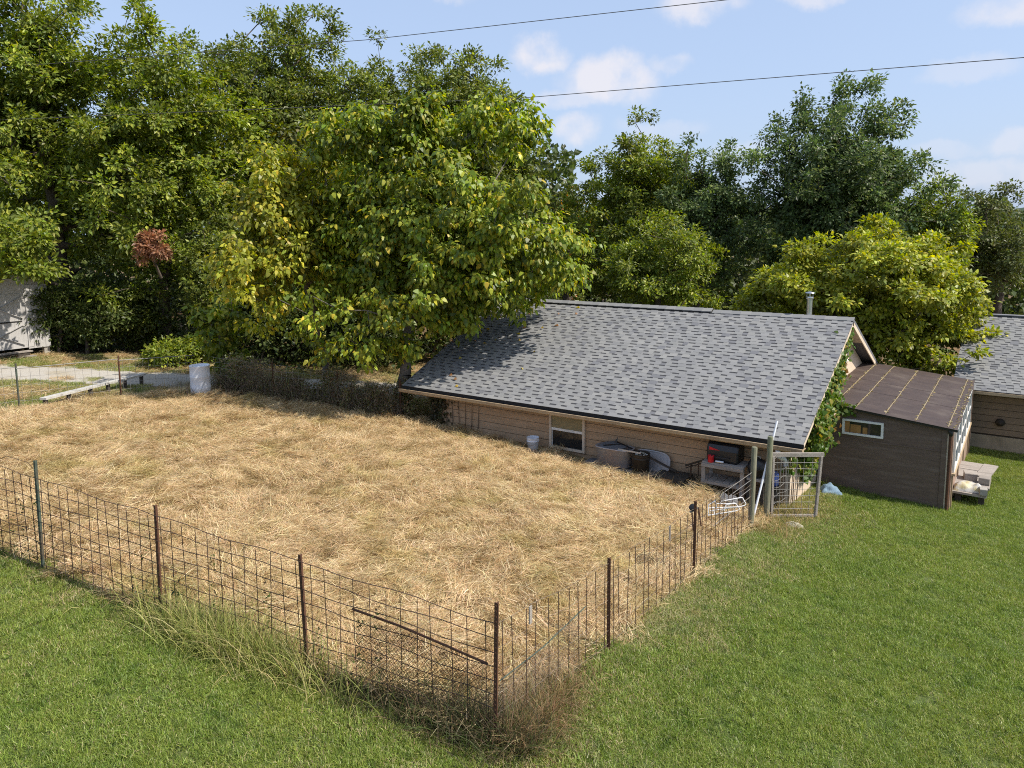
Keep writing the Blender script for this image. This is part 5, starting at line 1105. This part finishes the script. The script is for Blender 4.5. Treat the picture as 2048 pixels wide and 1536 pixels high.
scatter('straw_mulch', np.stack([x, y, gz(x, y)+.01+lump(x, y)], 1), np.stack([rng.normal(0, .14, k), rng.normal(0, .14, k), flow], 1), rng.uniform(.75, 1.35, k), kn, stiles, 'straw', 'golden dry straw mulch covering the whole fenced garden', 'straw')
# standing dead tufts and a little regrowth in the straw
def tuft(n, r, h, cols, w, droop): 
    a = rng.uniform(0, TAU, n); rr = r*np.sqrt(rng.random(n)); P = np.stack([rr*np.cos(a), rr*np.sin(a), np.zeros(n)], 1); D = np.stack([np.cos(a)*.9, np.sin(a)*.9, np.full(n, .8)], 1)+rng.normal(0, .35, (n, 3))
    return blade_mesh('tuft', P, D, h*rng.uniform(.5, 1.2, n), rng.uniform(.003, .007, n), pick(n, cols, w), 'straw', rng.uniform(.3, 1.4, n), 3)
tt = [tuft(70, .12, .16, STRAW, (3, 3, 2, 3, 2, 1), 1), tuft(60, .10, .15, [(.15, .17, .05), (.24, .21, .08), (.40, .30, .13)], (2, 2, 2), 1), tuft(80, .15, .2, [(.28, .19, .085), (.40, .26, .12), (.20, .13, .06)], None, 1)]
k = 2100; x = rng.uniform(-18.2, -.7, k); y = rng.uniform(-12.4, .3, k); ok = in_garden(x, y, -.1); x, y = x[ok], y[ok]; k = len(x)
scatter('dry_tufts', np.stack([x, y, gz(x, y)+.01+lump(x, y)], 1), np.stack([np.zeros(k), np.zeros(k), rng.uniform(0, TAU, k)], 1), rng.uniform(.6, 1.4, k), rng.choice(3, k, p=(.45, .22, .33)), tt, 'straw', 'small dead grass tufts sticking up through the straw', 'grass')
# weeds along the fences
def weeds(name, label, pts, h, cols, w, wid=(.004, .010), droop=(.4, 1.8), up=.9, segs=4):
    P = np.array(pts, float); n = len(P); P = np.stack([P[:, 0], P[:, 1], gz(P[:, 0], P[:, 1])-.01], 1); D = rng.normal(0, .38, (n, 3))+[0, 0, up]
    hh = h(P[:, 0], P[:, 1])*rng.uniform(.35, 1.15, n); me = blade_mesh(name, P, D, hh, rng.uniform(*wid, n), pick(n, cols, w), 'weed', rng.uniform(*droop, n), segs); return tag(link(name, me), label, 'weeds', kind='stuff')
def along(x0, x1, n, sy, off=-.02): x = rng.uniform(x0, x1, n); return np.stack([x, fence_y(x)+off+rng.normal(0, sy, n)], 1)
weeds('fence_weeds', 'green and brown weeds growing along the rusty front fence', along(-10.5, -.4, 9000, .15, -.06), lambda x, y: .13+.17*np.clip(np.sin(x*1.1+.5), 0, 1)+.05*np.sin(x*5), [(.085, .125, .028), (.05, .068, .018), (.14, .14, .042), (.08, .06, .03), (.22, .18, .08)], (4, 3.4, 2, 2, .9))
x = rng.normal(-4.0, .75, 3600); weeds('foxtail_grass', 'tall arching yellow-green foxtail grass between two fence posts', np.stack([x, fence_y(x)-.14+rng.normal(0, .16, len(x))], 1), lambda x, y: np.full(len(x), .62), [(.24, .27, .065), (.33, .33, .10), (.17, .20, .05), (.48, .41, .19)], (3, 3, 2, 2), (.004, .010), (.5, 1.9), 1.35)
x = rng.normal(-1.3, .8, 6000); x = x[(x < -.1) & (x > -3.6)]; weeds('corner_brush', 'dead weeds with shade put into their dark colours, matted against the netting in the fence corner', np.stack([x, fence_y(x)+.02+rng.normal(0, .17, len(x))], 1), lambda x, y: .30+.28*np.exp(-((x+.6)/.7)**2), [(.06, .05, .028), (.12, .09, .05), (.05, .06, .022), (.19, .14, .08), (.08, .11, .03)], (3, 2, 3, 1.2, 3), (.003, .009))  # blade colours darkened to carry the shade at the fence corner
n = 2600; y = -9.9+abs(rng.normal(0, .8, n)); weeds('side_brush', 'red brown dry weeds along the side fence by the corner', np.stack([-.45+rng.normal(0, .18, n), y], 1), lambda x, y: .25+.25*np.exp(-((y+9.2)/.8)**2), [(.26, .16, .085), (.36, .25, .13), (.16, .13, .05), (.13, .15, .045)], (3, 2.4, 2, 1.3), (.003, .008))
n = 15000; y = rng.uniform(-9.7, -.5, n); weeds('dry_grass_strip', 'pale dry uncut grass strip along the side fence', np.stack([-.50+abs(rng.normal(.0, .50, n))+.12*np.sin(y*1.4)+.08*np.sin(y*3.7), y], 1), lambda x, y: (.10+.09*np.clip(np.sin(y*1.9+1), 0, 1))*np.clip(1.25-.7*(x+.5), .35, 1.2), [(.40, .36, .19), (.30, .31, .12), (.46, .41, .24), (.20, .24, .07)], (3, 3, 2, 2.4), (.003, .007), (.8, 2.4), .55)
# leafy tendrils climbing the wires of the front fence
P_ = []; 
for _ in range(26):
    x_ = rng.uniform(-9.5, -.8); h_ = rng.uniform(.35, 1.1); k_ = int(h_*34)
    for j_ in range(k_): P_.append((x_+rng.normal(0, .018), fence_y(x_)+rng.normal(0, .02), g(x_, fence_y(x_))+h_*rng.random()))
P_ = np.array(P_); n = len(P_); L_ = rng.uniform(.02, .05, n)
tag(link('fence_tendrils', leaf_mesh('fence_tendrils', P_, rng.normal(0, 1, (n, 3)), rng.normal(0, 1, (n, 3)), L_, L_*.7, pick(n, [(.07, .09, .025), (.10, .12, .03), (.10, .07, .035)]), 'leaf')), 'thin leafy tendrils climbing the front fence wires', 'vines', kind='stuff')
# rough grass on the verge between the far fence and the drive
xs, ys = np.meshgrid(np.arange(-34, -11, .5), np.arange(-15, 8, .5)); x = xs.ravel()+rng.uniform(-.2, .2, xs.size); y = ys.ravel()+rng.uniform(-.2, .2, xs.size); dd = drive_off(x, y)
ok = ((np.abs(dd+.1) > 1.5) | (rng.random(len(x)) < .08)) & (dd < 4.5) & (dd > -6) & ~in_garden(x, y, .15) & ((x < -18.2) | (y > -1.6)); x, y = x[ok], y[ok]; k = len(x)
scatter('verge_turf', np.stack([x, y, gz(x, y)+.004], 1), np.stack([np.zeros(k), np.zeros(k), rng.uniform(0, TAU, k)], 1), rng.uniform(1., 1.7, k), rng.choice(3, k, p=(.2, .5, .3)), [tiles[3], tiles[4], stiles[3]], 'grass', 'rough tan grass on the verges of the gravel drive', 'grass')
n = 1500; y = rng.uniform(-1.6, .5, n); weeds('gate_weeds', 'dry tan weeds growing through the gate opening', np.stack([rng.normal(-.25, .3, n), y], 1), lambda x, y: np.full(len(x), .34), [(.40, .29, .13), (.30, .24, .09), (.20, .20, .06), (.46, .33, .18)], (3, 2, 2, 2))
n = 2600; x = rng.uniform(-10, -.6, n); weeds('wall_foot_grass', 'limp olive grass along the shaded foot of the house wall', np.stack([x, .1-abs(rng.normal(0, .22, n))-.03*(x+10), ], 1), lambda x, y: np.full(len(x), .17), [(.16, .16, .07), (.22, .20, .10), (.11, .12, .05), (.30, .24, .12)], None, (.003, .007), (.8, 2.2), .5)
n = 5000; y = rng.uniform(-11.5, -1.2, n); weeds('far_fence_grass', 'tan and olive grass along the far side fence', np.stack([rng.normal(-18.4, .45, n), y], 1), lambda x, y: .18+.42*np.clip(np.sin(y*2.3), 0, 1)*rng.random(len(x)), [(.30, .22, .10), (.40, .30, .15), (.17, .16, .06), (.22, .16, .09)], None, (.005, .012))
n = 9000; t = rng.random(n); o_ = rng.uniform(1.35, 3.2, n)*np.where(rng.random(n) < .4, 1, -1); o_ = np.where(o_ < 0, -1.3-abs(rng.normal(0, .7, n)), o_); px_ = DA+np.outer(t, DB-DA)+np.outer(o_, DN); px_ = px_[~in_garden(px_[:, 0], px_[:, 1], .2)]
weeds('verge_grass', 'dry verge grass and leaf litter on both sides of the gravel drive', px_, lambda x, y: np.full(len(x), .15), [(.34, .24, .10), (.24, .20, .07), (.15, .16, .05), (.40, .24, .10)], None, (.008, .018), (.6, 2.))
n = 2600; x = rng.uniform(-.2, 6, n); y = rng.uniform(2.2, 2.9, n); ok = x < 2.3; weeds('wall_base_grass', 'longer grass left uncut along the foot of the workshop wall', np.stack([x[ok], y[ok]-.02], 1), lambda x, y: .08+.12*np.clip((y-2.35)*2, 0, 1), [(.10, .16, .03), (.15, .19, .05), (.07, .12, .02)], None)
